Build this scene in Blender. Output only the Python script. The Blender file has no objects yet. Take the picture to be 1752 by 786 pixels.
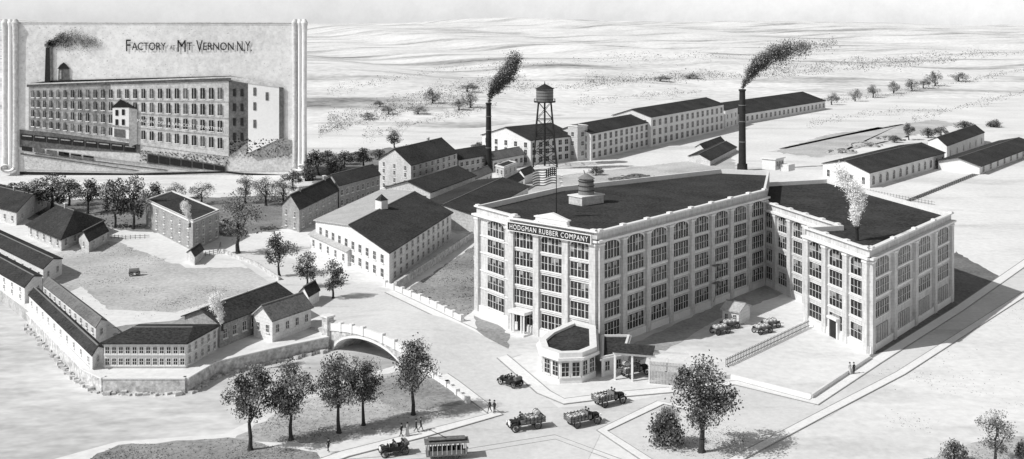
import bpy, math, random
import numpy as np
from mathutils import Vector, Matrix
from mathutils.geometry import tessellate_polygon
random.seed(7); rng=np.random.default_rng(7)
scene=bpy.context.scene; COL=scene.collection
# ---------- site survey: sheet reading -> metres on the ground (x east, y north)
EYE=55.0; FOC=1820.0; HOR=40.0
def G(u,v,z=0.0):
    s=(EYE-z)/(v-HOR); return Vector(((u-876)*s, FOC*s))
def W(u,v,d): return Vector(((u-876)*d/FOC, d, EYE-(v-HOR)*d/FOC))
# ---------- materials
def mat(name,c,var=0.15,scale=0.3,grain=0.2,gscale=3.0,rough=0.9,stretch=(1,1,1),spec=0.05,lines=None,streak=None):
    m=bpy.data.materials.new(name); m.use_nodes=True
    nt=m.node_tree; N=nt.nodes; L=nt.links; b=N['Principled BSDF']
    b.inputs['Roughness'].default_value=rough; b.inputs['Specular IOR Level'].default_value=spec
    g=N.new('ShaderNodeNewGeometry'); mp=N.new('ShaderNodeMapping'); mp.inputs['Scale'].default_value=stretch
    L.new(g.outputs['Position'],mp.inputs['Vector'])
    def noise(sc,det,src=None):
        n=N.new('ShaderNodeTexNoise'); n.inputs['Scale'].default_value=sc; n.inputs['Detail'].default_value=det
        n.inputs['Roughness'].default_value=0.65
        L.new((src or mp).outputs['Vector'],n.inputs['Vector']); return n.outputs['Fac']
    def mth(op,a,bb):
        x=N.new('ShaderNodeMath'); x.operation=op
        for i,q in enumerate((a,bb)):
            if isinstance(q,(int,float)): x.inputs[i].default_value=q
            else: L.new(q,x.inputs[i])
        return x.outputs[0]
    a=mth('MULTIPLY',mth('SUBTRACT',noise(scale,4),0.5),4*var)
    d=mth('MULTIPLY',mth('SUBTRACT',noise(gscale,2),0.5),4*grain)
    v=mth('ADD',mth('ADD',a,d),1.0)
    if streak:
        m2=N.new('ShaderNodeMapping'); m2.inputs['Rotation'].default_value=(0,0,streak[0]); m2.inputs['Scale'].default_value=streak[1]
        L.new(g.outputs['Position'],m2.inputs['Vector'])
        s=mth('MAXIMUM',mth('SUBTRACT',noise(1.0,5,m2),streak[2]),0.0); v=mth('SUBTRACT',v,mth('MINIMUM',mth('MULTIPLY',s,streak[3]),0.8))
    if lines:
        sp=N.new('ShaderNodeSeparateXYZ'); L.new(g.outputs['Position'],sp.inputs[0])
        w=mth('MULTIPLY',sp.outputs['Z'],lines[0]); fr=mth('FRACT',w,0.0)
        st=mth('GREATER_THAN',fr,0.8); v=mth('SUBTRACT',v,mth('MULTIPLY',st,lines[1]))
    v=mth('MULTIPLY',v,c); v=mth('MAXIMUM',mth('MINIMUM',v,0.86),0.01)
    L.new(v,b.inputs['Base Color']); return m
M={}
M['ground']=mat('pale_ground',0.70,0.14,0.02,0.10,0.7,streak=(0.5,(0.015,0.05,0.1),0.52,1.5))
M['hill']=mat('hill_grass',0.70,0.16,0.010,0.16,0.16,streak=(0.42,(0.004,0.014,0.01),0.50,3.2))
M['lawn']=mat('lawn_grass',0.28,0.35,0.08,0.30,1.4)
M['lawn2']=mat('light_lawn',0.46,0.30,0.05,0.24,1.2)
M['scrub']=mat('scrub_ground',0.22,0.4,0.12,0.4,1.8)
M['shade']=mat('painted_shade',0.17,0.3,0.12,0.3,1.5)  # ground colour with the wing's cast shadow painted in
M['shade2']=mat('painted_shade_pale',0.36,0.3,0.12,0.25,1.5)  # paler ground colour for the painted facade shadow
M['road']=mat('packed_road',0.62,0.12,0.06,0.09,1.2,streak=(-0.9,(0.03,0.18,0.1),0.55,1.3))
M['pave']=mat('pavement_stone',0.76,0.06,0.3,0.08,2)
M['kerb']=mat('kerb_stone',0.30,0.1,0.5,0.1,2)
M['water']=mat('river_water',0.56,0.42,0.03,0.22,0.45,rough=0.4,stretch=(0.6,1.1,1),spec=0.25)
M['bank']=mat('river_bank',0.42,0.3,0.3,0.3,2)
M['wall']=mat('pale_brick',0.55,0.15,0.35,0.20,2.2,stretch=(1,1,.3),lines=(1.6,0.08))
M['trim']=mat('stone_trim',0.72,0.08,0.3,0.08,2.5)
M['brick']=mat('grey_brick',0.32,0.2,0.4,0.3,2.5,lines=(1.4,0.1))
M['white']=mat('white_boards',0.70,0.10,0.2,0.14,2.5,lines=(1.6,0.1))
M['lite']=mat('light_wall',0.52,0.16,0.3,0.22,2.0,lines=(1.4,0.1))
M['roof']=mat('dark_roof',0.047,0.35,0.12,0.6,2.2)
M['roofm']=mat('grey_roof',0.15,0.25,0.3,0.4,2.5)
M['roofp']=mat('pale_roof',0.42,0.15,0.3,0.25,2.5)
M['glass']=mat('window_glass',0.030,0.5,0.25,0.5,1.2,rough=0.25,spec=0.35)
M['blind']=mat('window_blind',0.26,0.2,0.5,0.2,2)
M['stone']=mat('rubble_stone',0.50,0.22,0.8,0.45,1.3)
M['iron']=mat('dark_iron',0.035,0.2,0.5,0.2,2)
M['grey']=mat('mid_grey_paint',0.20,0.1,0.5,0.15,3)
M['cloth']=mat('pale_canvas',0.50,0.1,1,0.15,4)
M['wood']=mat('weathered_wood',0.16,0.15,0.6,0.25,4)
M['bark']=mat('bark',0.05,0.2,1,0.3,5)
M['leafd']=mat('leaf_dark',0.028,0.2,1,0.2,3)
M['leafm']=mat('leaf_mid',0.10,0.2,1,0.2,3)
M['leafl']=mat('leaf_light',0.30,0.2,1,0.2,3)
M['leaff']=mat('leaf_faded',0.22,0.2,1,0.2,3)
M['leafp']=mat('leaf_haze',0.36,0.2,1,0.2,3)  # distance haze put into the leaf colour
M['skin']=mat('skin',0.45,0.02,1,0.02,3)
M['coat']=mat('dark_coat',0.04,0.1,4,0.1,9)
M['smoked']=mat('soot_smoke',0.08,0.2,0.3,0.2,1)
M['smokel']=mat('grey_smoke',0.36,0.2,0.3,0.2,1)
M['steam']=mat('white_steam',0.85,0.03,0.3,0.03,1)
M['ink']=mat('printed_ink',0.03,0.2,0.3,0.3,2)
M['pdark']=mat('print_dark',0.13,0.3,0.2,0.4,1.2)
M['pmid']=mat('print_mid',0.34,0.25,0.15,0.3,1.2)
M['plite']=mat('print_light',0.60,0.16,0.12,0.25,1.0)
M['pwhite']=mat('print_white',0.84,0.04,0.1,0.05,1.2)
M['panel']=mat('panel_sheet',0.76,0.20,0.02,0.16,0.7)
# ---------- mesh helper
class MB:
    def __init__(s): s.v=[]; s.f=[]; s.m=[]
    def add(s,vs,fs,mi=0):
        o=len(s.v); s.v+=[tuple(v) for v in vs]; s.f+=[tuple(o+i for i in f) for f in fs]; s.m+=[mi]*len(fs)
    def box(s,c,sz,mi=0,rz=0.0):
        x,y,z=[q/2 for q in sz]; ca,sa=math.cos(rz),math.sin(rz)
        vs=[(c[0]+a*ca-b*sa,c[1]+a*sa+b*ca,c[2]+d) for a in(-x,x) for b in(-y,y) for d in(-z,z)]
        s.add(vs,[(0,1,3,2),(4,6,7,5),(0,4,5,1),(2,3,7,6),(0,2,6,4),(1,5,7,3)],mi)
    def prism(s,poly,z0,z1,mi=0,top=True,bottom=True,side=True):
        n=len(poly); vs=[(p[0],p[1],z0) for p in poly]+[(p[0],p[1],z1) for p in poly]; fs=[]
        if side: fs+=[(i,(i+1)%n,n+(i+1)%n,n+i) for i in range(n)]
        if top: fs.append(tuple(range(n,2*n)))
        if bottom: fs.append(tuple(reversed(range(n))))
        s.add(vs,fs,mi)
    def ring(s,outp,inp,z0,z1,mi=0):
        n=len(outp); vs=[(p[0],p[1],z0) for p in outp]+[(p[0],p[1],z1) for p in outp]+[(p[0],p[1],z1) for p in inp]+[(p[0],p[1],z0) for p in inp]; fs=[]
        for i in range(n):
            j=(i+1)%n; fs+=[(i,j,n+j,n+i),(n+i,n+j,2*n+j,2*n+i),(2*n+i,2*n+j,3*n+j,3*n+i),(3*n+i,3*n+j,j,i)]
        s.add(vs,fs,mi)
    def tube(s,p0,p1,r0,r1,n=8,mi=0,cap=True):
        p0=Vector(p0);p1=Vector(p1); d=(p1-p0)
        if d.length<1e-6: return
        q=d.normalized().to_track_quat('Z','Y'); vs=[]
        for p,r in((p0,r0),(p1,r1)):
            for i in range(n):
                a=2*math.pi*i/n; vs.append(p+q@Vector((r*math.cos(a),r*math.sin(a),0)))
        fs=[(i,(i+1)%n,n+(i+1)%n,n+i) for i in range(n)]
        if cap: fs+=[tuple(reversed(range(n))),tuple(range(n,2*n))]
        s.add(vs,fs,mi)
    def slab(s,pts,t,mi=0):
        n=len(pts); vs=[tuple(p) for p in pts]+[(p[0],p[1],p[2]+t) for p in pts]
        s.add(vs,[tuple(range(n,2*n)),tuple(reversed(range(n)))]+[(i,(i+1)%n,n+(i+1)%n,n+i) for i in range(n)],mi)
    def wallseg(s,a,b,th,z0,z1,mi=0):
        d=Vector((b[0]-a[0],b[1]-a[1])); L=d.length; c=((a[0]+b[0])/2,(a[1]+b[1])/2,(z0+z1)/2)
        s.box(c,(L,th,z1-z0),mi,math.atan2(d.y,d.x))
    def mesh(s,name,mats):
        me=bpy.data.meshes.new(name); me.from_pydata(s.v,[],s.f)
        for m in mats: me.materials.append(M[m] if isinstance(m,str) else m)
        if s.m: me.polygons.foreach_set('material_index',s.m)
        me.update(); return me
def setm(o,label,cat,group):
    o['label']=label; o['category']=cat
    if group: o['group']=group
def thing(name,label,cat,loc=(0,0,0),rz=0,group=None):
    o=bpy.data.objects.new(name,None); o.empty_display_size=0.5; COL.objects.link(o)
    o.location=(loc[0],loc[1],loc[2] if len(loc)>2 else 0); o.rotation_euler=(0,0,rz); setm(o,label,cat,group); return o
def part(me,name,parent,mats=None,loc=(0,0,0),rz=0,label=None):
    if isinstance(me,MB): me=me.mesh(name,mats)
    o=bpy.data.objects.new(name,me); COL.objects.link(o); o.parent=parent; o.location=loc; o.rotation_euler=(0,0,rz)
    if label: o['label']=label
    return o
def solo(me,name,label,cat,mats=None,loc=(0,0,0),rz=0,group=None):
    if isinstance(me,MB): me=me.mesh(name,mats)
    o=bpy.data.objects.new(name,me); COL.objects.link(o)
    o.location=(loc[0],loc[1],loc[2] if len(loc)>2 else 0); o.rotation_euler=(0,0,rz); setm(o,label,cat,group); return o
def struct(me,name,mats=None,label=None,kind='structure'):
    if isinstance(me,MB): me=me.mesh(name,mats)
    o=bpy.data.objects.new(name,me); COL.objects.link(o); o['kind']=kind
    if label: o['label']=label
    return o
def inset(poly,d):
    n=len(poly); out=[]
    for i in range(n):
        a=Vector(poly[i-1][:2]);b=Vector(poly[i][:2]);c=Vector(poly[(i+1)%n][:2])
        d1=(b-a).normalized();d2=(c-b).normalized(); n1=Vector((-d1.y,d1.x)); n2=Vector((-d2.y,d2.x))
        k=1+n1.dot(n2); out.append(b+(n1+n2)*(d/max(k,0.3)))
    return out
# ---------- windows
WC={}; wr=random.Random(3)
def win_mesh(w,h,cols=2,rows=2,arch=False,fr=0.07):
    var=wr.choice((0,0,1,2,3)) if cols>=4 else wr.choice((0,0,1))
    key=(round(w,2),round(h,2),cols,rows,arch,fr,var)
    if key in WC: return WC[key]
    mb=MB(); pts=[(-w/2,0),(w/2,0),(w/2,h)]
    if arch:
        k=min(w/2,h*0.3)
        pts=[(-w/2,0),(w/2,0)]+[(w/2*math.cos(a),h-k+k*math.sin(a)) for a in [math.pi*i/8 for i in range(9)]]
    else: pts.append((-w/2,h))
    mb.add([(p[0],-0.04,p[1]) for p in pts],[tuple(range(len(pts)))],0)
    n=len(pts)
    for i in range(n):
        a=pts[i];b=pts[(i+1)%n]
        mb.tube((a[0],-0.07,a[1]),(b[0],-0.07,b[1]),fr*0.75,fr*0.75,4,1)
    for i in range(1,cols):
        mb.box((-w/2+w*i/cols,-0.07,h*0.46),(fr*(1.9 if (cols>=6 and i%2==0) else 0.7),0.1,h*0.92),1)
    for j in range(1,rows): mb.box((0,-0.065,h*j/rows),(w*0.98,0.09,fr*0.6),1)
    if var:
        r2=random.Random(var*17+cols)
        for i in range(cols):
            if r2.random()<.45:
                hh=h*r2.choice((.18,.28,.4)); zt=h*(.72 if arch else .97); x0=-w/2+w*i/cols+.05;x1=x0+w/cols-.1
                mb.add([(x0,-.05,zt-hh),(x1,-.05,zt-hh),(x1,-.05,zt),(x0,-.05,zt)],[(0,1,2,3)],2)
    mb.box((0,-0.12,-0.1),(w+0.35,0.26,0.16),1)
    if arch:
        k=min(w/2,h*0.3)
        for i in range(8):
            a0=math.pi*i/8;a1=math.pi*(i+1)/8
            mb.tube((w/2*1.05*math.cos(a0),-0.1,h-k+(k+.18)*math.sin(a0)),(w/2*1.05*math.cos(a1),-0.1,h-k+(k+.18)*math.sin(a1)),0.13,0.13,5,1)
    WC[key]=mb.mesh('window',['glass','trim','blind']); return WC[key]
def windows(t,base,a,b,n,zs,w,h,cols=2,rows=2,arch=False,fr=0.07,m0=0.0,off=0.0,toparch=False):
    a=Vector(a[:2]);b=Vector(b[:2]); d=(b-a); L=d.length; d.normalize(); nn=Vector((d.y,-d.x)); rz=math.atan2(d.y,d.x)
    for j,z in enumerate(zs):
        for i in range(n):
            p=a+d*(m0+(L-2*m0)*(i+0.5)/n)+nn*off-Vector(base[:2])
            me=win_mesh(w,h,cols,rows,arch or (toparch and j==len(zs)-1),fr)
            part(me,'window',t,loc=(p.x,p.y,z),rz=rz)
# ---------- gabled / flat buildings
def quad3(L,N,R):
    L=Vector(L);N=Vector(N);R=Vector(R); return [N,R,L+R-N,L]
def building(name,label,cat,pts,h,roof='gable0',rise=2.0,wall='lite',rf='roof',rf_lit=None,wins=(),oh=0.5,hip=0.0,group=None,z0=-0.3,door=None,stacks=()):
    base=pts[0]; t=thing(name,label,cat,(base.x,base.y,0),group=group)
    P=[p-base for p in pts]; mw=MB(); mr=MB()
    if roof=='flat':
        ins=inset(P,0.35); n=len(P)
        mw.prism(P,z0,h,0,top=False,bottom=False)
        vs=[(p.x,p.y,h) for p in P]+[(p.x,p.y,h) for p in ins]+[(p.x,p.y,h-0.7) for p in ins]
        mw.add(vs,[(i,(i+1)%n,n+(i+1)%n,n+i) for i in range(n)]+[(n+i,n+(i+1)%n,2*n+(i+1)%n,2*n+i) for i in range(n)],1)
        mw.ring(inset(P,-0.25),inset(P,0.05),h-0.55,h-0.25,1)
        mr.prism(inset(P,0.3),h-0.45,h-0.3,0)
        part(mw,'wall',t,[wall,'trim']); part(mr,'roof',t,[rf])
    else:
        p=P if roof=='gable0' else [P[3],P[0],P[1],P[2]]
        r0=(p[3]+p[0])/2; r1=(p[1]+p[2])/2; L=(r1-r0).length; dr=(r1-r0).normalized()
        mw.prism(p,z0,h,0,top=False,bottom=False)
        if hip: r0=r0+dr*hip*L; r1=r1-dr*hip*L
        else:
            mw.add([(*p[3],h),(*p[0],h),(*r0,h+rise)],[(0,1,2)],0); mw.add([(*p[1],h),(*p[2],h),(*r1,h+rise)],[(0,1,2)],0)
        e=0 if hip else oh
        half=(p[0]-p[3]).length/2; sl=rise/half; na=(p[0]-p[3]).normalized(); nb=-na
        H=h+rise; 
        def v3(q,z): return (q.x,q.y,z)
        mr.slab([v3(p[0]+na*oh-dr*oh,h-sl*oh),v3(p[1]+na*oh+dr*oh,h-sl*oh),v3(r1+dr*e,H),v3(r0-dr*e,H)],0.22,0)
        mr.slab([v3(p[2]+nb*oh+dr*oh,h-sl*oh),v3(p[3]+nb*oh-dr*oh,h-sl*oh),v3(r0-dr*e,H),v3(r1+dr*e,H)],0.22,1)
        if hip:
            mr.slab([v3(p[3]+nb*oh-dr*oh,h-sl*oh),v3(p[0]+na*oh-dr*oh,h-sl*oh),v3(r0,H)],0.22,0)
            mr.slab([v3(p[1]+na*oh+dr*oh,h-sl*oh),v3(p[2]+nb*oh+dr*oh,h-sl*oh),v3(r1,H)],0.22,0)
        mr.tube(v3(r0-dr*e,H+.22),v3(r1+dr*e,H+.22),.14,.14,5,2)
        part(mw,'wall',t,[wall,'trim']); rob=part(mr,'roof',t,[rf,rf_lit or rf,'grey'])  # second slope colour can paint in a sunlit side
        for f in stacks:
            q=r0.lerp(r1,f); mb=MB(); mb.box((q.x,q.y,H+.3),(.7,.7,2.0),0,.8); mb.box((q.x,q.y,H+1.3),(.9,.9,.2),1,.8); part(mb,'chimney',rob,['brick','trim'])
    n=len(pts)
    for w in wins:
        e=w['e']; kw={k:v for k,v in w.items() if k!='e'}
        windows(t,base,pts[e],pts[(e+1)%n],**kw)
    return t
# =====================================================  TERRAIN
river=[(-560,400),(-60,452),(45,530),(148,632),(178,645),(318,645),(366,617),(455,596),(566,574),(604,556),(725,592),(690,622),(600,648),(490,690),(385,742),(200,756),(40,800),(-300,980),(-700,900)]
rv=[G(*p) for p in river]
WL=-2.2
outer=[(-4500,40),(4500,40),(4500,9000),(-4500,9000)]
allp=[Vector((x,y,0)) for x,y in outer]+[Vector((p.x,p.y,0)) for p in rv]
tri=tessellate_polygon([[Vector((x,y,0)) for x,y in outer],[Vector((p.x,p.y,0)) for p in rv]])
mb=MB(); fs=[]
for t in tri:
    a,b,c=[allp[i] for i in t]
    fs.append(t if (b-a).cross(c-a).z>0 else (t[0],t[2],t[1]))
mb.add(allp,fs,0)
n=len(rv)
mb.add([(p.x,p.y,0) for p in rv]+[(p.x,p.y,-4.5) for p in rv],[(i,(i+1)%n,n+(i+1)%n,n+i) for i in range(n)],1)
struct(mb,'ground',['ground','bank'],'pale open ground of the factory district')
mb=MB(); mb.add([(p.x,p.y,WL) for p in rv],[tuple(range(n))],0); struct(mb,'water',['water'],'pale rippled river water')
def jag(poly,amp=0.5,step=3.0):
    out=[];n=len(poly)
    for i in range(n):
        a=poly[i];b=poly[(i+1)%n];k=max(1,int((b-a).length/step))
        for j in range(k):
            q=a.lerp(b,j/k); out.append(q+Vector((random.uniform(-amp,amp),random.uniform(-amp,amp))))
    return out
def sheet(name,px,z,m,amp=0.0,label=None):
    poly=[G(*p) for p in px]
    if amp: poly=jag(poly,amp,1.5)
    mb=MB(); mb.add([(p.x,p.y,z) for p in poly],[tuple(range(len(poly)))],0)
    o=struct(mb,name,[m],label)
    if o.data.polygons[0].normal.z<0: o.data.flip_normals()
    return o
sheet('lawn',[(692,500),(812,420),(815,528),(792,545)],0.01,'lawn',0.4)
sheet('lawn',[(812,540),(872,567),(868,606),(815,575)],0.01,'lawn',0.3)
sheet('lawn',[(712,612),(832,700),(560,762),(400,752),(500,696),(610,655),(695,630)],0.01,'lawn2',0.6)
sheet('lawn',[(712,622),(800,690),(700,705),(640,680),(640,655),(695,638)],0.02,'lawn',0.9)
sheet('lawn',[(200,762),(390,750),(540,775),(560,790),(500,830),(60,830)],0.012,'lawn',0.4)
sheet('lawn',[(70,440),(190,412),(320,458),(430,458),(510,500),(300,545),(205,575),(120,520)],0.01,'lawn2',0.8)
sheet('path',[(205,575),(150,540),(120,500),(140,490),(185,530),(300,535),(420,500),(470,478),(490,490),(330,550)],0.016,'ground',0.3,'worn pale track across the field')
sheet('lawn',[(200,560),(300,548),(400,512),(470,488),(480,500),(330,565),(300,590),(210,600)],0.020,'lawn',0.6)
sheet('lawn',[(-80,345),(490,335),(540,350),(480,395),(400,405),(230,395),(100,385)],0.012,'scrub',1.5)
sheet('lawn',[(530,270),(700,250),(840,262),(760,285),(640,290),(560,320),(530,310)],0.01,'scrub',2)
sheet('lawn',[(1320,260),(1420,230),(1600,205),(1640,212),(1500,248),(1400,270)],0.01,'lawn2',2)
sheet('lawn',[(1540,800),(1660,760),(1790,740),(1790,830),(1540,830)],0.01,'lawn2',0.5)
sheet('lawn',[(1080,770),(1180,720),(1300,735),(1400,690),(1250,790),(1100,800)],0.01,'lawn2',0.4)
sheet('yard_ground',[(960,300),(1250,268),(1265,292),(1050,318),(960,320)],0.012,'lawn2',1)
sheet('yard_ground',[(1484,612),(1568,612),(1742,492),(1634,430),(1600,500)],0.012,'shade',0.3,'painted cast shadow on the ground beside the factory wing')  # the wing's cast shadow, painted as a dark ground sheet
sheet('yard_ground',[(1060,600),(1308,484),(1345,500),(1215,553),(1130,606),(1080,622)],0.012,'shade2',0.3,'painted cast shadow on the yard ground along the factory front')  # shadow of the long facade painted onto the yard
sheet('yard_ground',[(700,350),(900,300),(960,300),(960,335),(820,400),(780,400)],0.012,'lawn2',0.8)
sheet('road',[(395,438),(450,425),(665,505),(800,568),(955,698),(1060,690),(1180,668),(1262,660),(1395,696),(1500,622),(1790,425),(1790,475),(1535,640),(1420,712),(1250,790),(1125,795),(1030,738),(1000,800),(560,800),(845,716),(705,625),(560,552)],0.026,'road',0,'broad pale street and avenue')
def pavement(px,wid,label):
    pts=[G(*p) for p in px]; mb=MB()
    L=[];R=[]
    for i,p in enumerate(pts):
        a=pts[max(0,i-1)];b=pts[min(len(pts)-1,i+1)];d=(b-a).normalized();nn=Vector((-d.y,d.x))
        L.append(p+nn*wid/2);R.append(p-nn*wid/2)
    for i in range(len(pts)-1):
        for w0,w1,m in((0.0,0.08,1),(0.08,0.92,0),(0.92,1.0,1)):
            q=[R[i].lerp(L[i],w0),R[i+1].lerp(L[i+1],w0),R[i+1].lerp(L[i+1],w1),R[i].lerp(L[i],w1)]
            mb.prism(q,-0.05,0.13 if m else 0.12,m)
    struct(mb,'pavement',['pave','kerb'],label)
pavement([(712,612),(775,655),(848,710),(720,745),(590,778),(500,810)],2.2,'pale pavement along the park edge')
pavement([(667,500),(805,566),(870,620),(930,672),(965,688),(1060,676),(1150,668)],2.4,'pale pavement around the factory front')
pavement([(1180,665),(1258,656),(1392,690),(1497,620),(1640,530),(1790,425)],2.2,'pale pavement beside the yard wall')
pavement([(1125,800),(1030,738),(1130,690),(1180,700)],1.6,'kerbed path at the small park corner')
pavement([(1250,792),(1415,705),(1540,640),(1790,480)],1.6,'pale footpath beside the open lot')
mb=MB()
for off in(0,0.75):
    pts=[G(u,v)+Vector((0,off*2)) for u,v in((520,800),(765,782),(950,752),(1080,800))]
    for a,b in zip(pts[:-1],pts[1:]): mb.wallseg(a,b,0.10,0.0,0.05,0)
struct(mb,'tram_track',['kerb'])
mb=MB()
for k in range(4):
    a=G(1478+k*14,372-k*4);b=G(1740+k*9,268-k*2); mb.wallseg(a,b,0.3,0.0,0.08,0)
    if k%2==0:
        for i in range(70):
            q=a.lerp(b,i/70)+Vector((0.8,0.6)); mb.box((q.x,q.y,0.02),(2.2,0.3,0.06),1,math.atan2((b-a).y,(b-a).x)+math.pi/2)
struct(mb,'railway_track',['iron','wood'])
# hills
nx,ny=150,90; mb=MB()
def hz(x,y):
    y0=500 if x<-20 else (500+ (x+20)*1.35 if x<150 else 730)
    t=max(0,min(1,(y-y0)/520)); t=t*t*(3-2*t)
    amp=25 if x<200 else 25-min(10,(x-200)*0.03)
    far=max(0,min(1,(y-1500)/1700)); far=far*far*(3-2*far)
    r=0.75+0.25*math.sin(x*0.011+1.3+y*0.004)+0.10*math.sin(x*0.031+y*0.013)
    r2=1+0.25*math.sin(x*.0021+.6)+.12*math.sin(x*.0063+2)
    return -0.6+t*amp*r+far*38*r2
for j in range(ny):
    y=480+ (j/(ny-1))**1.8*4200
    for i in range(nx):
        x=(-1+2*i/(nx-1))*(500+y*0.6); mb.v.append((x,y,hz(x,y)))
for j in range(ny-1):
    for i in range(nx-1):
        a=j*nx+i; mb.f.append((a,a+1,a+nx+1,a+nx)); mb.m.append(0)
o=struct(mb,'hill',['hill'],'long low hills with faint grass'); 
for p in o.data.polygons: p.use_smooth=True
def GH(u,v):
    d=480.0
    while d<4500:
        x=(u-876)*d/FOC; z=EYE-(v-HOR)*d/FOC
        if z<=max(0,hz(x,d)): return Vector((x,d)),max(0,hz(x,d))
        d+=4
    return Vector((x,d)),hz(x,d)
# =====================================================  MAIN FACTORY
V2=lambda x,y:Vector((x,y))
P1=V2(14.3,178.8);P2=V2(53.4,224);Pm=V2(61,252);C=V2(50,255.5);Bk=V2(10.4,228);A=V2(-6.8,204.3);Q1=V2(0.9,193.0);Q=V2(-0.4,191.8)
R1=V2(52.95,225.5);R2=V2(60.9,197.5);R3=V2(54.1,195.5);R4=V2(59.5,177);R5=V2(87,210.7);R6=V2(76,256);R7=V2(59.5,250.5)
base=P1
fac=thing('factory_building','large pale five storey factory with flat roof and banks of windows','factory',(P1.x,P1.y,0))
def rel(p): return p-base
def block(poly,h,par,wall='wall'):
    P=[rel(p) for p in poly]; n=len(P); mw=MB(); ins=inset(P,0.5)
    mw.prism(P,-0.3,h,0,top=False,bottom=False)
    vs=[(p.x,p.y,h) for p in P]+[(p.x,p.y,h) for p in ins]+[(p.x,p.y,h-par) for p in ins]
    mw.add(vs,[(i,(i+1)%n,n+(i+1)%n,n+i) for i in range(n)]+[(n+i,n+(i+1)%n,2*n+(i+1)%n,2*n+i) for i in range(n)],1)
    part(mw,'wall',fac,[wall,'trim'])
    mr=MB(); mr.prism(inset(P,0.48),h-par-0.05,h-par+0.1,0); part(mr,'roof',fac,['roof'],label='flat dark tarred roof behind a parapet')
block([P1,P2,Pm,C,Bk,A,Q1,Q],20.0,1.1); block([R4,R5,R6,R7,R1,R2,R3],17.5,1.0)
def facade(a,b,n,zs,h,H,w,cols,rows,nb=None,upto=None,fr=0.07):
    a2=rel(a);b2=rel(b); d=(b2-a2);L=d.length;d.normalize();nn=V2(d.y,-d.x);rz=math.atan2(d.y,d.x)
    mp=MB()
    for i in range(n+1):
        t=i/n; pw=L/n-w-0.5; pw=max(0.5,min(pw,1.3))
        s=min(max(L*t,pw/2),L-pw/2)
        q=a2+d*s+nn*0.2; mp.box((q.x,q.y,(H-1.9)/2),(pw,0.72,H-1.9),0,rz)
        q=a2+d*s+nn*0.05; mp.box((q.x,q.y,H+0.1),(pw*.8,0.74,0.42),1,rz)
        q=a2+d*s+nn*0.28; mp.box((q.x,q.y,H-2.3),(pw+.2,0.78,0.3),1,rz)
    m=(a2+b2)/2
    q=m+nn*0.3; mp.box((q.x,q.y,H-1.65),(L+1.1,1.1,0.36),1,rz)
    q=m+nn*0.1; mp.box((q.x,q.y,H-0.08),(L+0.5,0.75,0.26),1,rz)
    q=m+nn*0.05; mp.box((q.x,q.y,0.5),(L+0.3,0.62,1.5),1,rz)
    for z in zs[1:]:
        q=m+nn*0.02; mp.box((q.x,q.y,z-0.36),(L,0.26,0.2),1,rz)
    part(mp,'facade_pier',fac,['wall','trim'])
    nb=nb or n
    for j,z in enumerate(zs):
        top=(j==len(zs)-1)
        for i in range(nb):
            q=a2+d*(L*(i+0.5)/n)+nn*0.02
            part(win_mesh(w,h+(0.5 if top else 0),cols,rows,top,fr),'window',fac,loc=(q.x,q.y,z),rz=rz)
Z5=[1.5,4.9,8.3,11.7,14.9]
facade(P1,P2,8,Z5,2.6,20,5.3,6,2); facade(Q,P1,3,Z5,2.6,20,4.7,6,2); facade(A,Q1,1,Z5,2.6,20,5.6,6,2)
Z4=[1.5,5.3,9.0,12.3]
facade(R1,R2,5,Z4,2.6,17.5,3.5,4,2,nb=4); facade(R3,R4,3,Z4,2.6,17.5,4.1,4,2)
facade(R4,R5,4,[5.4,9.0,12.3],2.6,17.5,6.6,6,2)
d=(R5-R4).normalized();nn=V2(d.y,-d.x);rz=math.atan2(d.y,d.x)
for i in range(4):
    q=rel(R4)+d*((R5-R4).length*(i+0.5)/4); mb=MB(); mb.box((0,-0.05,1.9),(5.6,0.25,3.4),0)
    for k in range(-2,3): mb.box((k*1.1,-0.2,1.9),(0.1,0.1,3.3),1)
    part(mb,'garage_door',fac,['roofp','grey'],loc=(q.x,q.y,0.3),rz=rz)
q=rel(R3).lerp(rel(R4),0.5); d2=(R4-R3).normalized(); mb=MB(); mb.box((0,-0.5,1.6),(2.0,0.3,3.2),1); mb.box((0,-0.6,3.4),(3.0,0.9,0.4),0); mb.box((-1.3,-0.5,1.6),(0.4,0.6,3.2),0); mb.box((1.3,-0.5,1.6),(0.4,0.6,3.2),0)
part(mb,'door',fac,['trim','iron'],loc=(q.x,q.y,0),rz=math.atan2(d2.y,d2.x))
d=(P1-Q).normalized();rzf=math.atan2(d.y,d.x); q=rel(Q).lerp(rel(P1),0.17)
mb=MB(); mb.box((0,-0.5,1.7),(1.8,0.3,3.4),1)
for s in(-1.5,-.9,.9,1.5): mb.tube((s,-1.7,0),(s,-1.7,3.6),.2,.17,10,0)
mb.box((0,-1.1,3.8),(3.9,2.0,.5),0); mb.box((0,-1.3,.15),(4.4,2.6,.3),0); part(mb,'doorway',fac,['trim','iron'],loc=(q.x,q.y,0),rz=rzf)
d=(P2-P1).normalized();nn=V2(d.y,-d.x);rzl=math.atan2(d.y,d.x); q=rel(P1)+d*37.6+nn*.5; mb=MB()
for k,z in enumerate((4.6,8.0)):
    mb.box((0,-.6,z),(2.4,1.0,.08),0); mb.box((0,-1.05,z+.9),(2.4,.05,.05),0)
    for s in range(5): mb.box((-1.15+s*.57,-1.05,z+.45),(.04,.04,.9),0)
    if k<1: mb.tube((-1.0,-.8,z),(1.0,-.8,z+3.3),.06,.06,5,0)
mb.tube((-1.6,-.8,1.2),(1.0,-.8,4.6),.06,.06,5,0)
part(mb,'fire_escape',fac,['grey'],loc=(q.x,q.y,0),rz=rzl)
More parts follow.
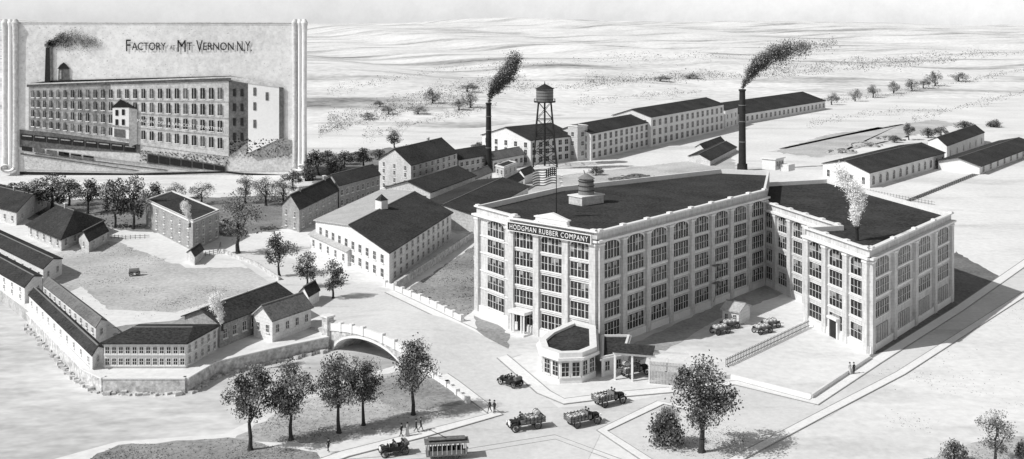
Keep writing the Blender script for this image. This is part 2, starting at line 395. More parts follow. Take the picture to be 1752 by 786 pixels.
def text_mesh(s,width,height=None,ext=0.03,sp=1.0):
    cu=bpy.data.curves.new('lettering','FONT'); cu.body=s; cu.extrude=ext; cu.align_x='CENTER'; cu.space_character=sp
    ob=bpy.data.objects.new('tmp',cu); COL.objects.link(ob); dg=bpy.context.evaluated_depsgraph_get(); dg.update()
    me=bpy.data.meshes.new_from_object(ob.evaluated_get(dg)); bpy.data.objects.remove(ob)
    me.materials.clear(); xs=[v.co.x for v in me.vertices]; ys=[v.co.y for v in me.vertices]
    k=width/(max(xs)-min(xs)); ky=k if height is None else height/(max(ys)-min(ys)); y0=min(ys);cx=(max(xs)+min(xs))/2
    for v in me.vertices: v.co=((v.co.x-cx)*k,-v.co.z,(v.co.y-y0)*ky)
    return me
d=(P1-Q).normalized();nn=V2(d.y,-d.x);rz=math.atan2(d.y,d.x);m=(rel(P1)+rel(Q))/2+nn*1.0
mb=MB(); mb.box((0,0,0),(18.6,0.24,1.36),0); 
for s in(-1,1): mb.box((0,-0.02,s*0.74),(18.9,0.34,0.12),1)
for s in(-1,1): mb.box((s*9.35,-0.02,0),(0.14,0.34,1.34),1)
sg=part(mb,'sign',fac,['iron','trim'],loc=(m.x,m.y,18.7),rz=rz,label='dark sign board lettered HODGMAN RUBBER COMPANY')
tm=text_mesh('HODGMAN RUBBER COMPANY',17.6,0.86,sp=1.18); tm.materials.append(M['trim']); part(tm,'lettering',sg,loc=(0,-0.16,-0.43))
mb=MB(); mb.box((0,0,0),(7,0.8,0.8),0); mb.box((0,0,0.5),(7.6,1.0,0.22),0); mb.add([(-3.6,-.4,.6),(3.6,-.4,.6),(0,-.4,1.5),(-3.6,.4,.6),(3.6,.4,.6),(0,.4,1.5)],[(0,1,2),(5,4,3),(0,2,5,3),(1,4,5,2)],0)
m=(rel(P1)+rel(Q))/2-nn*0.1
part(mb,'parapet_block',fac,['trim'],loc=(m.x,m.y,20.5),rz=rz)
# entrance annex : low flat roofed, angular front
por=[V2(12.9,165.6),V2(13.6,176.8),V2(10.4,179.6),V2(6.2,173.5),V2(4.6,169.4),V2(4.9,165.0),V2(7.3,162.4),V2(10.6,162.8)]
pb=thing('entrance_porch','low pale many sided entrance bay with flat dark roof','porch',(por[0].x,por[0].y,0)); npn=len(por)
Pp=[p-por[0] for p in por]; mb=MB(); mb.prism(Pp,-0.2,3.7,0,top=False,bottom=False); mb.ring(inset(Pp,-0.7),inset(Pp,.5),3.6,4.0,0); mb.ring(inset(Pp,-0.3),inset(Pp,.8),4.0,4.7,0); mb.ring(inset(Pp,-0.15),inset(Pp,.1),-.1,0.8,0)
part(mb,'wall',pb,['trim']); mb=MB(); mb.prism(inset(Pp,0.7),4.1,4.3,0); part(mb,'roof',pb,['roof'])
for e,nw in((3,1),(4,2),(5,2),(6,2),(7,2),(0,2)):
    windows(pb,por[0],por[e],por[(e+1)%npn],nw,[1.0],1.2,2.2,2,3,off=0.02)
mb=MB(); mb.box((0,-0.2,1.3),(1.5,0.3,2.6),0); mb.box((0,-0.2,2.8),(2.2,0.6,0.3),1)
for s in(-1,1): mb.tube((s*1.0,-0.5,0),(s*1.0,-0.5,2.7),0.16,0.13,8,1)
q=Pp[2].lerp(Pp[3],0.5); part(mb,'door',pb,['iron','trim'],loc=(q.x,q.y,0),rz=math.atan2((Pp[3]-Pp[2]).y,(Pp[3]-Pp[2]).x))
an=[V2(13.9,165.2),V2(17.6,167.2),V2(19.6,177),V2(15.0,177.0)]
building('gate_office','small pale flat roofed gate office beside the entrance porch','office',an,3.2,'flat',wall='trim',rf='roof',wins=[dict(e=3,n=1,zs=[1.0],w=1.0,h=1.5),dict(e=0,n=2,zs=[0.9],w=0.9,h=1.5)])
a=G(1052,650);b=G(1172,660); gt=thing('yard_gate','covered yard gateway with white beam and slatted wooden gate','gate',(a.x,a.y,0))
mb=MB(); rb=b-a; L=rb.length
ang=math.atan2(rb.y,rb.x)
mb.box((L/2,0,4.1),(L+0.6,0.4,0.35),0); mb.box((L/2,2.5,4.1),(L+0.6,0.3,0.3),0)
for i in range(5): mb.box((L*i/4,0,2),(0.3,0.3,4),0)
part(mb,'frame',gt,['trim'],rz=ang)
mb=MB(); mb.slab([(-0.3,-0.6,4.35),(L*.55,-0.6,4.35),(L*.55,2.6,4.8),(-0.3,2.6,4.8)],0.15,0); part(mb,'roof',gt,['roof'],rz=ang)
mb=MB()
for i in range(24): mb.box((L*0.5+L*0.5*i/24+0.1,-0.25,1.7),(0.16,0.08,3.3),0)
for z in(0.6,2.8): mb.box((L*0.75,-0.18,z),(L*0.5,0.1,0.15),0)
part(mb,'gate',gt,['roofp'],rz=ang)
def onroof(u,v,z): s=(EYE-z)/(v-HOR); return Vector(((u-876)*s,FOC*s,z))
q=onroof(1003,348,19.0); t=thing('roof_tank','dark cylindrical tank with conical cap on a pale roof housing','tank',q)
mb=MB(); mb.box((0,0,0.8),(6.0,3.8,1.6),0,0.7); mb.box((0,0,1.7),(6.4,4.2,0.2),1,0.7); part(mb,'housing',t,['lite','trim'])
mb=MB(); mb.tube((0,0,1.8),(0,0,5.0),1.6,1.45,20,0); mb.tube((0,0,5.0),(0,0,5.9),1.75,0.3,20,0); mb.tube((-.2,0,5.6),(-.5,0,6.6),.12,.1,6,0)
for z in(2.6,3.5,4.4): mb.tube((0,0,z),(0,0,z+0.1),1.66,1.66,20,1)
part(mb,'tank',t,['grey','iron'])
q=onroof(1326,305,16.6); t=thing('stair_housing','pale roof stair housing with dark windows','housing',(q.x-0.5,q.y,18.9))
mb=MB(); mb.box((0,0,1.3),(4.6,3.6,2.6),0,0.86); mb.box((0,0,2.75),(5.2,4.2,0.3),0,0.86); mb.box((3.2,-1.6,0.6),(3.4,2.2,1.6),0,0.86); part(mb,'wall',t,['trim'])
for i in(-1,0,1): 
    dd=V2(math.cos(.86),math.sin(.86)); nn2=V2(dd.y,-dd.x); q=dd*(i*1.3)+nn2*1.8; part(win_mesh(0.7,1.2),'window',t,loc=(q.x,q.y,0.9),rz=0.86)
q=onroof(1466,412,16.6); mb=MB(); mb.tube((0,0,-0.1),(0,0,2.2),0.35,0.3,10,0); mb.tube((0,0,2.2),(0,0,2.5),0.5,0.5,10,0); solo(mb,'vent_pipe','short dark vent pipe on the flat roof','pipe',['iron'],loc=q)
# flag
q=onroof(952,374,19.0); t=thing('flag_pole','tall thin flagpole with striped flag on the factory roof','flagpole',q)
mb=MB(); mb.tube((0,0,0),(0,0,9.6),0.11,0.06,8,0); mb.tube((0,0,9.6),(0,0,9.8),0.14,0.1,8,0); mb.tube((0,0,0),(0,0,.6),0.3,0.3,8,0); part(mb,'pole',t,['iron'])
mb=MB(); nxf=18
def fl(i,j): 
    return (-4.4*i/nxf,0.35*math.sin(i*0.6)*(i/nxf),9.4-3.0*j/13-0.35*(i/nxf)**1.5*2.2+0.12*math.sin(i*0.5))
for i in range(nxf):
    for j in range(13):
        canton=(i<8 and j<7); mi=2 if canton else (0 if j%2==0 else 1)
        mb.add([fl(i,j),fl(i,j+1),fl(i+1,j+1),fl(i+1,j)],[(0,1,2,3)],mi)
for a_ in range(5):
    for b_ in range(4):
        c=Vector(fl(0.8+a_*1.5,0.9+b_*1.7)); pts=[]
        for k in range(10):
            r=0.15 if k%2==0 else 0.06; g_=math.pi/2+k*math.pi/5; pts.append((c.x+r*math.cos(g_),c.y-0.03,c.z+r*math.sin(g_)))
        mb.add(pts,[tuple(range(10))],1)
part(mb,'flag',t,['pdark','pwhite','iron'],label='striped flag with starred canton')
# =====================================================  OTHER BUILDINGS
g=G
t=building('mill_building','two storey pale mill with dark roof slope and small cupola','mill',quad3(g(540,425),g(666,487),g(772,410)),6.8,'gable0',2.3,'white','roof','roofp',  # sunlit left slope put into the colour as a paler roof
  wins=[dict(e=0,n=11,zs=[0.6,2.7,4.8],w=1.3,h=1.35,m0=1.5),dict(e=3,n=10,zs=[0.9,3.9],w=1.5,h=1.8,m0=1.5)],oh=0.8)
bs=g(666,487); q=(g(540,425)+g(666,487))/2; q2=(g(772,410)+g(540,425)+g(772,410)-g(666,487))/2; q=q.lerp(q2,0.45)-bs
mb=MB(); mb.box((0,0,0),(2.2,2.2,3.0),0,0.9); mb.add([(-1.7,0,1.5),(0,-1.7,1.5),(1.7,0,1.5),(0,1.7,1.5),(0,0,3.0)],[(0,1,4),(1,2,4),(2,3,4),(3,0,4),(3,2,1,0)],1); part(mb,'cupola',t,['trim','roof'],loc=(q.x,q.y,9.8))
building('mill_building','narrow low front block of the mill with pale sloping roof','mill',[g(598,455)+V2(-.4,-.4),g(598,455)+V2(2.4,2.6),g(540,425)+V2(1.5,3.5),g(540,425)+V2(-1.4,.4)],3.4,'gable3',.8,'white','roofp',wins=[dict(e=3,n=5,zs=[.8],w=1.2,h=1.6)])
building('mill_building','low mill wing with broad dark roof','mill',[V2(-9.5,279),V2(5,328),V2(-11,341),V2(-27,292)],4.6,'gable0',1.7,'lite','roof',wins=[dict(e=0,n=12,zs=[1],w=1.5,h=1.9)])
building('mill_building','low shed with dark roof between the mills','shed',[V2(-24,312),V2(-12,346),V2(-24,356),V2(-38,322)],5.4,'gable0',2.4,'lite','roof',wins=[dict(e=3,n=4,zs=[1,3],w=1.3,h=1.3)])
building('yard_shed','small lean yard shed with dark roof','shed',quad3(g(848,334),g(866,339),g(896,322)),3.2,'gable0',1.5,'white','roof',wins=[dict(e=0,n=5,zs=[1],w=1.1,h=1.3),dict(e=3,n=2,zs=[1],w=1.1,h=1.3)],oh=.35)
building('yard_shed','small pale yard shed beside the chimney','shed',quad3(g(790,322),g(806,327),g(842,311)),3.4,'gable0',1.6,'white','roofm',wins=[dict(e=0,n=6,zs=[1],w=1.1,h=1.3),dict(e=3,n=2,zs=[1],w=1.1,h=1.3)],oh=.35)
building('yard_shed','tiny flat roofed engine house near the chimney','shed',quad3(g(848,303),g(862,307),g(884,298)),4.4,'flat',0,'lite','roof',wins=[dict(e=0,n=3,zs=[1.4],w=1.1,h=1.6),dict(e=3,n=2,zs=[1.4],w=1.1,h=1.6)])
building('yard_shed','little gabled hut under the water tower','shed',quad3(g(884,312),g(897,316),g(915,308)),3.0,'gable0',1.5,'white','roof',wins=[dict(e=3,n=1,zs=[1],w=1,h=1.3)],oh=.3)
building('mill_building','tall four storey gabled mill with pale end wall','mill',quad3(g(648,322),g(703,334),g(782,308)),9.6,'gable0',4.2,'lite','roof',
  wins=[dict(e=3,n=3,zs=[0.6,3.0,5.4,7.6],w=1.1,h=1.4),dict(e=0,n=8,zs=[0.6,3.0,5.4,7.6],w=1.4,h=1.4)],stacks=(.7,))
building('mill_building','low dark roofed mill range beside the chimney','mill',quad3(g(762,297),g(785,303),g(840,292.5)),6.2,'gable0',2.6,'lite','roof',wins=[dict(e=0,n=6,zs=[0.8,3.6],w=1.5,h=1.5)])
building('mill_building','low pale mill range beyond the chimney','mill',quad3(g(826,290),g(843,294),g(896,283)),4.4,'gable0',2.2,'white','roofm',wins=[dict(e=0,n=6,zs=[1.2],w=1.7,h=1.9)])
building('mill_building','plain brick mill range with long dark roof','mill',quad3(g(556,347),g(580,360),g(650,338)),7.2,'gable0',2.2,'brick','roof',wins=[dict(e=0,n=8,zs=[1.2,4.2],w=1.3,h=1.6)])
t=building('stable_building','small brick gabled building with dark roof and ridge vents','building',quad3(g(483,388),g(512,398),g(578,362)),6.2,'gable0',3.0,'brick','roof',
  wins=[dict(e=3,n=2,zs=[0.8,3.6],w=1.0,h=1.5),dict(e=0,n=6,zs=[1,3.8],w=1.1,h=1.5)],stacks=(.2,.85))
building('brick_house','three storey brick block with dark flat roof','building',quad3(g(250,388),g(330,430),g(375,408)),7.4,'flat',0,'brick','roof',wins=[dict(e=3,n=6,zs=[0.8,3.0,5.0],w=1.0,h=1.3),dict(e=0,n=4,zs=[0.8,3.0,5.0],w=1.0,h=1.3)])
building('shed','tiny gabled shed beside the brick block','shed',quad3(g(320,447),g(333,454),g(348,442)),2.0,'gable0',1.0,'lite','roof',wins=[dict(e=0,n=1,zs=[0.6],w=0.7,h=0.9)],oh=0.3)
building('house','low house with large dark hipped roof','house',quad3(g(48,405),g(105,430),g(176,398)),3.2,'gable3',3.6,'lite','roof',wins=[dict(e=3,n=5,zs=[1],w=1.1,h=1.5),dict(e=0,n=5,zs=[1],w=1.1,h=1.5)],hip=0.25,oh=0.9,stacks=(.5,))
building('house','small gabled cottage with dark roof','house',quad3(g(135,424),g(152,432),g(184,414)),2.8,'gable0',1.7,'lite','roof',wins=[dict(e=0,n=2,zs=[0.9],w=0.9,h=1.2),dict(e=3,n=1,zs=[0.9],w=0.9,h=1.2)])
building('house','long low house with dark gabled roof','house',quad3(g(-70,360),g(28,386),g(80,354)),3.6,'gable3',2.4,'lite','roof',wins=[dict(e=3,n=8,zs=[1],w=1.1,h=1.4),dict(e=0,n=3,zs=[1],w=1.1,h=1.4)],stacks=(.7,))
building('waterside_shed','long waterside shed with dark roof and small windows','shed',quad3(g(-70,452),g(42,520),g(72,500)),3.2,'gable3',1.1,'white','roof',wins=[dict(e=3,n=9,zs=[0.6,2.0],w=0.9,h=.8),dict(e=0,n=2,zs=[1.0],w=0.9,h=.9)],oh=.3)
building('waterside_shed','narrow pale shed with dark roof','shed',quad3(g(-40,428),g(74,488),g(106,470)),3.4,'gable3',1.0,'white','roof',wins=[dict(e=3,n=9,zs=[1.2],w=0.9,h=1.2),dict(e=0,n=2,zs=[1.2],w=0.9,h=1.2)],oh=.3)
building('waterside_shed','long low shed descending to the quay corner','shed',quad3(g(50,526),g(158,634),g(176,620)),2.4,'gable3',0.8,'white','roof',wins=[dict(e=3,n=10,zs=[.8],w=0.9,h=0.9),dict(e=0,n=1,zs=[.8],w=0.8,h=0.9)],oh=.3)
building('waterside_shed','pale walled inner shed with grey roof','shed',quad3(g(74,522),g(164,600),g(182,588)),3.9,'gable3',.8,'white','roofm',wins=[dict(e=3,n=10,zs=[2.6],w=0.9,h=.9),dict(e=0,n=1,zs=[2.2],w=0.9,h=1.0)],oh=.25)
building('waterside_building','low waterside works with dark hipped roof and two window rows','building',quad3(g(178,630),g(318,630),g(372,598)),4.0,'gable3',0.9,'white','roof',hip=0.12,wins=[dict(e=3,n=12,zs=[0.5,2.3],w=0.7,h=1.1),dict(e=0,n=5,zs=[0.5,2.3],w=0.7,h=1.1)])
building('waterside_building','long works range with dark gabled roof','building',quad3(g(316,582),g(376,596),g(500,545)),4.2,'gable0',1.7,'brick','roof',wins=[dict(e=0,n=8,zs=[1.4],w=1.0,h=1.6)])
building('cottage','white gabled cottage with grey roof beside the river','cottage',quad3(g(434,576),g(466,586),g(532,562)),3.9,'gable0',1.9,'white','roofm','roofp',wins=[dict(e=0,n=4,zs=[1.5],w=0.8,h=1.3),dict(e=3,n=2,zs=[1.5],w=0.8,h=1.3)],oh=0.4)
building('shed','little dark roofed outhouse near the bridge','shed',quad3(g(513,520),g(528,527),g(546,516)),2.3,'gable0',1.3,'white','roof',oh=0.3)
building('yard_hut','small pale hut with dark pitched roof in the yard','hut',quad3(g(1236,553),g(1264,558),g(1283,547)),2.5,'gable3',0.9,'white','roofp',wins=[dict(e=3,n=2,zs=[0.9],w=0.6,h=1.0)],oh=0.35)
building('train_shed','long low shed with dark gabled roof and arched openings','shed',quad3(g(1408,304),g(1488,322),g(1616,284)),5.0,'gable0',2.4,'white','roof',wins=[dict(e=0,n=12,zs=[0.8],w=2.2,h=3.0,arch=True),dict(e=3,n=4,zs=[0.8],w=1.6,h=2.4)])
building('train_shed','shorter shed with dark roof joined at the end','shed',quad3(g(1588,264),g(1620,274),g(1684,248)),5.6,'gable0',2.4,'white','roof',wins=[dict(e=0,n=6,zs=[1],w=1.8,h=2.6,arch=True)])
building('train_shed','low open shed with dark roof beside the tracks','shed',quad3(g(1605,290),g(1676,299),g(1775,260)),3.2,'gable0',2.0,'white','roof',wins=[dict(e=0,n=9,zs=[0.5],w=2.4,h=2.1)],oh=1.0)
building('shed','low dark shed in the open yard','shed',quad3(g(1178,276),g(1215,284),g(1260,260)),2.0,'gable0',1.6,'lite','roof')
building('shed','long low shed beside the yard heap','shed',quad3(g(1190,262),g(1205,266),g(1240,252)),2.5,'gable0',1.6,'lite','roof')
def far(n0,r0,wd,h,rise,nb,zs,ww,wh,label,wall='white',ne=3):
    n0=g(*n0);r0=g(*r0);d=(r0-n0).normalized();k=V2(-d.y,d.x)*wd
    return building('mill_building',label,'mill',[n0,r0,r0+k,n0+k],h,'gable0',rise,wall,'roof',wins=[dict(e=0,n=nb,zs=zs,w=ww,h=wh),dict(e=3,n=ne,zs=zs,w=1.6,h=wh)],group='long row of mill buildings')
far((908,283),(985,273),28,9.6,4.0,7,[0.8,3.8,6.6],1.9,2.0,'pale three storey mill with dark gabled roof',ne=5)
far((1011,275),(1110,250.5),16,10.8,3,11,[0.8,4.2,7.4],2.4,2.4,'pale three storey mill range with dark roof')
far((1114,251.5),(1238,222.5),19,13.2,3,14,[0.8,4.8,9.0],2.8,2.8,'long pale mill range with regular windows')
far((1241,220),(1262,214),16,9.5,2,3,[0.8,4.8],1.8,2.2,'short linking block of the mill row')
far((1266,213),(1412,187),30,5.4,5.0,20,[1.2],2.6,2.6,'long single storey mill with dark roof')
n0=g(988,276); building('mill_tower','square stair tower joining two mills','tower',[n0,n0+V2(4.2,3.6),n0+V2(0.6,7.8),n0+V2(-3.6,4.2)],14.2,'flat',0,'lite','roof',wins=[dict(e=0,n=1,zs=[2,6,9.6],w=1.4,h=1.8),dict(e=3,n=1,zs=[2,6,9.6],w=1.4,h=1.8)])
def chimney(u,v,top,r,label):
    p=g(u,v); d=p.y; h=EYE-(top-HOR)*d/FOC; t=thing('chimney',label,'chimney',(p.x,p.y,0))
    mb=MB(); mb.tube((0,0,-0.2),(0,0,h-0.8),r*1.25,r*0.95,20,0); mb.tube((0,0,-0.2),(0,0,2.5),r*1.7,r*1.6,20,0)
    part(mb,'shaft',t,['iron']); mb=MB(); mb.tube((0,0,h-0.8),(0,0,h-0.3),r*1.0,r*1.25,20,0); mb.tube((0,0,h-0.3),(0,0,h),r*1.25,r*1.1,20,0); part(mb,'cap',t,['iron'])
    for z in(0.35,0.6,0.8): 
        mb=MB(); mb.tube((0,0,h*z),(0,0,h*z+0.25),r*1.2,r*1.2,20,0); part(mb,'iron_band',t,['grey'])
    return (p.x,p.y,h)
c1=chimney(836,295,176,0.95,'tall slender dark chimney beside the mills'); c2=chimney(1270,292,153,1.15,'tall dark chimney in the open yard')
p=g(932,284); t=thing('water_tower','tall water tower with conical roof on braced iron legs','water tower',(p.x,p.y,0)); 
HT=24.5
legs=[(sx,sy) for sx,sy in((-1,-1),(1,-1),(1,1),(-1,1))]
def lp(i,z): k=4.6-(4.6-2.4)*z/HT; return Vector((legs[i%4][0]*k,legs[i%4][1]*k,z))
for i in range(4):
    mb=MB(); mb.tube(lp(i,-0.2),lp(i,HT),0.3,0.26,6,0); part(mb,'leg',t,['iron'])
mb=MB(); zz=[0.2,6,12,18,HT]
for a_,b_ in zip(zz[:-1],zz[1:]):
    for i in range(4):
        mb.tube(lp(i,b_),lp(i+1,b_),0.14,0.14,5,0); mb.tube(lp(i,a_),lp(i+1,b_),0.1,0.1,4,0); mb.tube(lp(i+1,a_),lp(i,b_),0.1,0.1,4,0)
part(mb,'cross_brace',t,['iron'])
mb=MB(); mb.tube((0,0,0),(0,0,HT),0.35,0.35,8,0); part(mb,'riser_pipe',t,['iron'])
mb=MB(); mb.tube((0,0,HT),(0,0,HT+0.35),4.2,4.2,24,0)
for i in range(16):
    a_=i*math.pi/8; mb.tube((4.1*math.cos(a_),4.1*math.sin(a_),HT+.3),(4.1*math.cos(a_),4.1*math.sin(a_),HT+1.3),0.06,0.06,4,0)
mb.tube((0,0,HT+1.25),(0,0,HT+1.35),4.15,4.15,24,0,cap=False); part(mb,'platform',t,['iron'])
mb=MB(); mb.tube((0,0,HT+0.35),(0,0,HT+5.2),3.3,3.3,24,0)
for z in(1.2,2.4,3.6,4.6): mb.tube((0,0,HT+z),(0,0,HT+z+0.12),3.36,3.36,24,1)
part(mb,'tank',t,['grey','iron'])
mb=MB(); mb.tube((0,0,HT+5.2),(0,0,HT+7.0),3.8,0.4,24,0); mb.tube((0,0,HT+7),(0,0,HT+8.2),0.25,0.05,8,0); part(mb,'tank_roof',t,['iron'])
# ---------- smoke : fine soot particles
def plume(name,label,pts,n,size,mats,lit_side=0.30,ncl=26):
    P=np.array([p[:3] for p in pts]);R=np.array([p[3] for p in pts]); D=np.array([p[4] for p in pts]); k=len(P)-1
    nb=ncl*k; s=rng.random(nb)*k; i=np.minimum(s.astype(int),k-1); f=s-i
    r=R[i]*(1-f)+R[i+1]*f; dens=D[i]*(1-f)+D[i+1]*f
    dr=rng.normal(size=(nb,3)); dr/=np.linalg.norm(dr,axis=1)[:,None]
    bc=P[i]*(1-f[:,None])+P[i+1]*f[:,None]+dr*(r*0.62*rng.random(nb))[:,None]; br=r*(0.25+0.3*rng.random(nb))
    wgt=dens*br**2; wgt/=wgt.sum(); ids=rng.choice(nb,n,p=wgt)
    q=rng.normal(size=(n,3)); c=bc[ids]+q*(br[ids]*0.55)[:,None]
    u=rng.normal(size=(n,3)); u/=np.linalg.norm(u,axis=1)[:,None]; w=np.cross(u,rng.normal(size=(n,3))); w/=np.linalg.norm(w,axis=1)[:,None]
    sz=(size*(0.5+rng.random(n)))[:,None]
    v=np.stack([c-u*sz,c-w*sz,c+u*sz,c+w*sz],1).reshape(-1,3)
    me=bpy.data.meshes.new(name); me.from_pydata(v.tolist(),[],np.arange(4*n).reshape(n,4).tolist())
    for m_ in mats: me.materials.append(M[m_])
    up=(c[:,2]-bc[ids][:,2])/(br[ids]+1e-6)-(c[:,0]-bc[ids][:,0])/(br[ids]+1e-6)  # sunlit upper left of each puff painted in with paler smoke
    light=(rng.random(n)<np.clip(0.12+lit_side*up+0.45*(1-dens[ids]),0.03,0.9)).astype(np.int32)
    me.polygons.foreach_set('material_index',light if len(mats)>1 else np.zeros(n,dtype=np.int32)); me.update()
    return solo(me,name,label,'smoke')
d=c1[1]
def pl(lst,d): return [tuple(W(u,v,d))+(r,q) for u,v,r,q in lst]
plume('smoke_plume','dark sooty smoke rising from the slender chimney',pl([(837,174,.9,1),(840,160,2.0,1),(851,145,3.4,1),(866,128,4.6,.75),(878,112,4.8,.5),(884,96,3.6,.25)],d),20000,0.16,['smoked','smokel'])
d=c2[1]
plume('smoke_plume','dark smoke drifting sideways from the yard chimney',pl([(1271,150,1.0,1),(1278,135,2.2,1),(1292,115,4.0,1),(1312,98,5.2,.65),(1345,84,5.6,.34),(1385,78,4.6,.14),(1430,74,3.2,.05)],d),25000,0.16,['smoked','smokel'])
q=onroof(1466,412,16.6)
plume('steam_plume','white steam rising from a roof vent',[(q.x,q.y,19.2,.5,1),(q.x-.4,q.y,21.6,1.3,1),(q.x+0.6,q.y,24,1.9,.8),(q.x-1.6,q.y,26.6,2.3,.5),(q.x-3.2,q.y,29,2.0,.3)],16000,0.085,['steam'])
for (u,v,z) in((380,560,5.4),(325,385,7.4)):
    q=G(u,v,z) ; plume('steam_plume','small puff of white steam above a roof',[(q.x,q.y,z+0.2,.3,1),(q.x-.6,q.y,z+2.6,1.0,.8),(q.x-1.4,q.y,z+5,1.3,.4)],6000,0.07,['steam'])
    mb=MB(); mb.tube((0,0,-.6),(0,0,.5),.25,.22,10); solo(mb,'vent_pipe','short dark vent pipe on the roof','pipe',['iron'],loc=(q.x,q.y,z))
# =====================================================  WALLS, FENCES, BRIDGE
def wall_line(name,label,cat,px,th,h,m,post=None,z0=-0.2,pt=True):
    pts=[g(*p) for p in px]; b0=pts[0]; t=thing(name,label,cat,(b0.x,b0.y,0)); mb=MB(); mp=MB()
    for a,b in zip(pts[:-1],pts[1:]):
        a=a-b0;b=b-b0; mb.wallseg(a,b,th,z0,h,0)
        if post:
            k=max(1,int((b-a).length/post)); rz=math.atan2((b-a).y,(b-a).x)
            for i in range(k+1):
                q=a.lerp(b,i/k); mp.box((q.x,q.y,(h+0.35)/2),(th+0.35,th+0.35,h+0.35),0,rz)
    part(mb,'wall_body',t,[m])
    if post: part(mp,'pier',t,['trim'])
    return t
wall_line('boundary_wall','pale stone boundary wall with regular piers along the avenue','wall',[(660,490),(735,520),(790,550)],0.35,0.9,'trim',3.0)
wall_line('retaining_wall','rough rubble retaining wall below the mill','wall',[(676,497),(735,458),(808,408)],0.6,1.7,'stone')
wall_line('yard_wall','low white wall around the factory yard','wall',[(1175,658),(1250,648),(1388,683),(1488,616)],0.3,0.7,'trim')
wall_line('low_wall','low stone wall along the mill lane','wall',[(380,432),(440,455),(478,480)],0.4,0.8,'stone')
def fence(label,px,h=1.3,step=0.35,m='trim'):
    pts=[g(*p) for p in px]; b0=pts[0]; t=thing('picket_fence',label,'fence',(b0.x,b0.y,0)); mb=MB(); mr=MB()
    for a,b in zip(pts[:-1],pts[1:]):
        a=a-b0;b=b-b0;k=int((b-a).length/step);rz=math.atan2((b-a).y,(b-a).x)
        for i in range(k): q=a.lerp(b,i/k); mb.box((q.x,q.y,h/2),(0.14,0.05,h),0,rz)
        mr.wallseg(a,b,0.08,0.3,0.4,0); mr.wallseg(a,b,0.08,h-0.35,h-0.25,0)
    part(mb,'picket',t,[m]); part(mr,'rail',t,[m])
fence('grey picket fence along the yard edge',[(1242,628),(1318,592),(1385,560)],1.4,0.5,'grey')
fence('thin rail fence across the field',[(184,408),(215,410),(256,408)],1.1,1.0,'grey')
fence('thin fence beside the field lane',[(345,440),(372,434),(378,420)],1.1,1.0,'grey')
fence('thin fence beside the railway tracks',[(1420,318),(1560,345),(1600,352)],1.3,1.2,'grey')
qp=[(50,536),(148,634),(178,648),(318,648),(366,620),(455,599),(560,577)]
pts=[g(*p) for p in qp]; b0=pts[0]; t=thing('quay_wall','rough stone quay wall rising from the river','wall',(b0.x,b0.y,0)); mb=MB(); mc=MB()
for a,b in zip(pts[:-1],pts[1:]): mb.wallseg(a-b0,b-b0,0.9,-4.2,0.05,0); mc.wallseg(a-b0,b-b0,1.1,0.05,0.22,0)
rr_=random.Random(4)
for a,b in zip(pts[:-1],pts[1:]):
    n_=int((b-a).length/.8); dd=(b-a).normalized(); nn_=V2(dd.y,-dd.x)
    for i in range(n_):
        q=a.lerp(b,i/n_)-b0+nn_*rr_.uniform(.4,1.3); s=rr_.uniform(.4,1.1); mb.box((q.x,q.y,WL+rr_.uniform(-.1,.25)),(s,s*.8,s*.7),0,rr_.random()*3)
part(mb,'wall_body',t,['stone']); part(mc,'coping',t,['trim'])
# bridge
a=g(562,574);b=g(706,624); dv=(b-a);L=dv.length;ux=dv.normalized();nn=V2(-ux.y,ux.x)
t=thing('stone_bridge','stone arch bridge with solid parapet carrying the avenue','bridge',(a.x,a.y,0)); rz=math.atan2(ux.y,ux.x)
EX=9
def deck(s): return 0.0+2.3*max(0,math.sin(math.pi*(s+EX)/(L+2*EX)))**1.5
ABASE=WL-.5; AR=4.1
mb=MB(); s0,s1=1.6,L-1.8; K=28; prof=[(s,deck(s)) for s in np.linspace(-EX,L+EX,40)]
arch=[(s0+(s1-s0)*(1-math.cos(math.pi*i/K))/2, ABASE+AR*math.sin(math.pi*i/K)) for i in range(K+1)]
def und(s):
    c_=1-2*(s-s0)/(s1-s0); return ABASE+AR*math.sqrt(max(0,1-c_*c_))
for (yy,flip) in((0,0),(16,1)):
    xs=sorted(set([-EX+k*1.5 for k in range(int((EX+s0)/1.5)+1)]+[s0]+[p[0] for p in arch]+[s1]+[s1+k*1.5 for k in range(1,8)]))
    xs=[x for x in xs if x<=L+EX]
    for p_,q_ in zip(xs[:-1],xs[1:]):
        out=(q_<=s0+1e-6 or p_>=s1-1e-6); zp=-4.2 if out else und(p_); zq=-4.2 if out else und(q_)
        f=(0,1,2,3) if not flip else (3,2,1,0)
        mb.add([(p_,yy,zp),(q_,yy,zq),(q_,yy,deck(q_)),(p_,yy,deck(p_))],[f],0)
for p_,q_ in zip(arch[:-1],arch[1:]): mb.add([(p_[0],0,p_[1]),(q_[0],0,q_[1]),(q_[0],16,q_[1]),(p_[0],16,p_[1])],[(3,2,1,0)],0)
part(mb,'arch_wall',t,['stone'],rz=rz)
mb=MB(); c_=Vector(((s0+s1)/2,ABASE))
for p_,q_ in zip(arch[:-1],arch[1:]):
    o1=Vector(p_)+(Vector(p_)-c_).normalized()*.5; o2_=Vector(q_)+(Vector(q_)-c_).normalized()*.5
    mb.add([(p_[0],-.12,p_[1]),(q_[0],-.12,q_[1]),(o2_.x,-.12,o2_.y),(o1.x,-.12,o1.y),(p_[0],.1,p_[1]),(q_[0],.1,q_[1])],[(3,2,1,0),(0,1,5,4)],0)
part(mb,'arch_ring',t,['trim'],rz=rz)
mb=MB()
for (p_,zp),(q_,zq) in zip(prof[:-1],prof[1:]):
    mb.add([(p_,0,zp+.035),(q_,0,zq+.035),(q_,16,zq+.035),(p_,16,zp+.035)],[(0,1,2,3)],0)
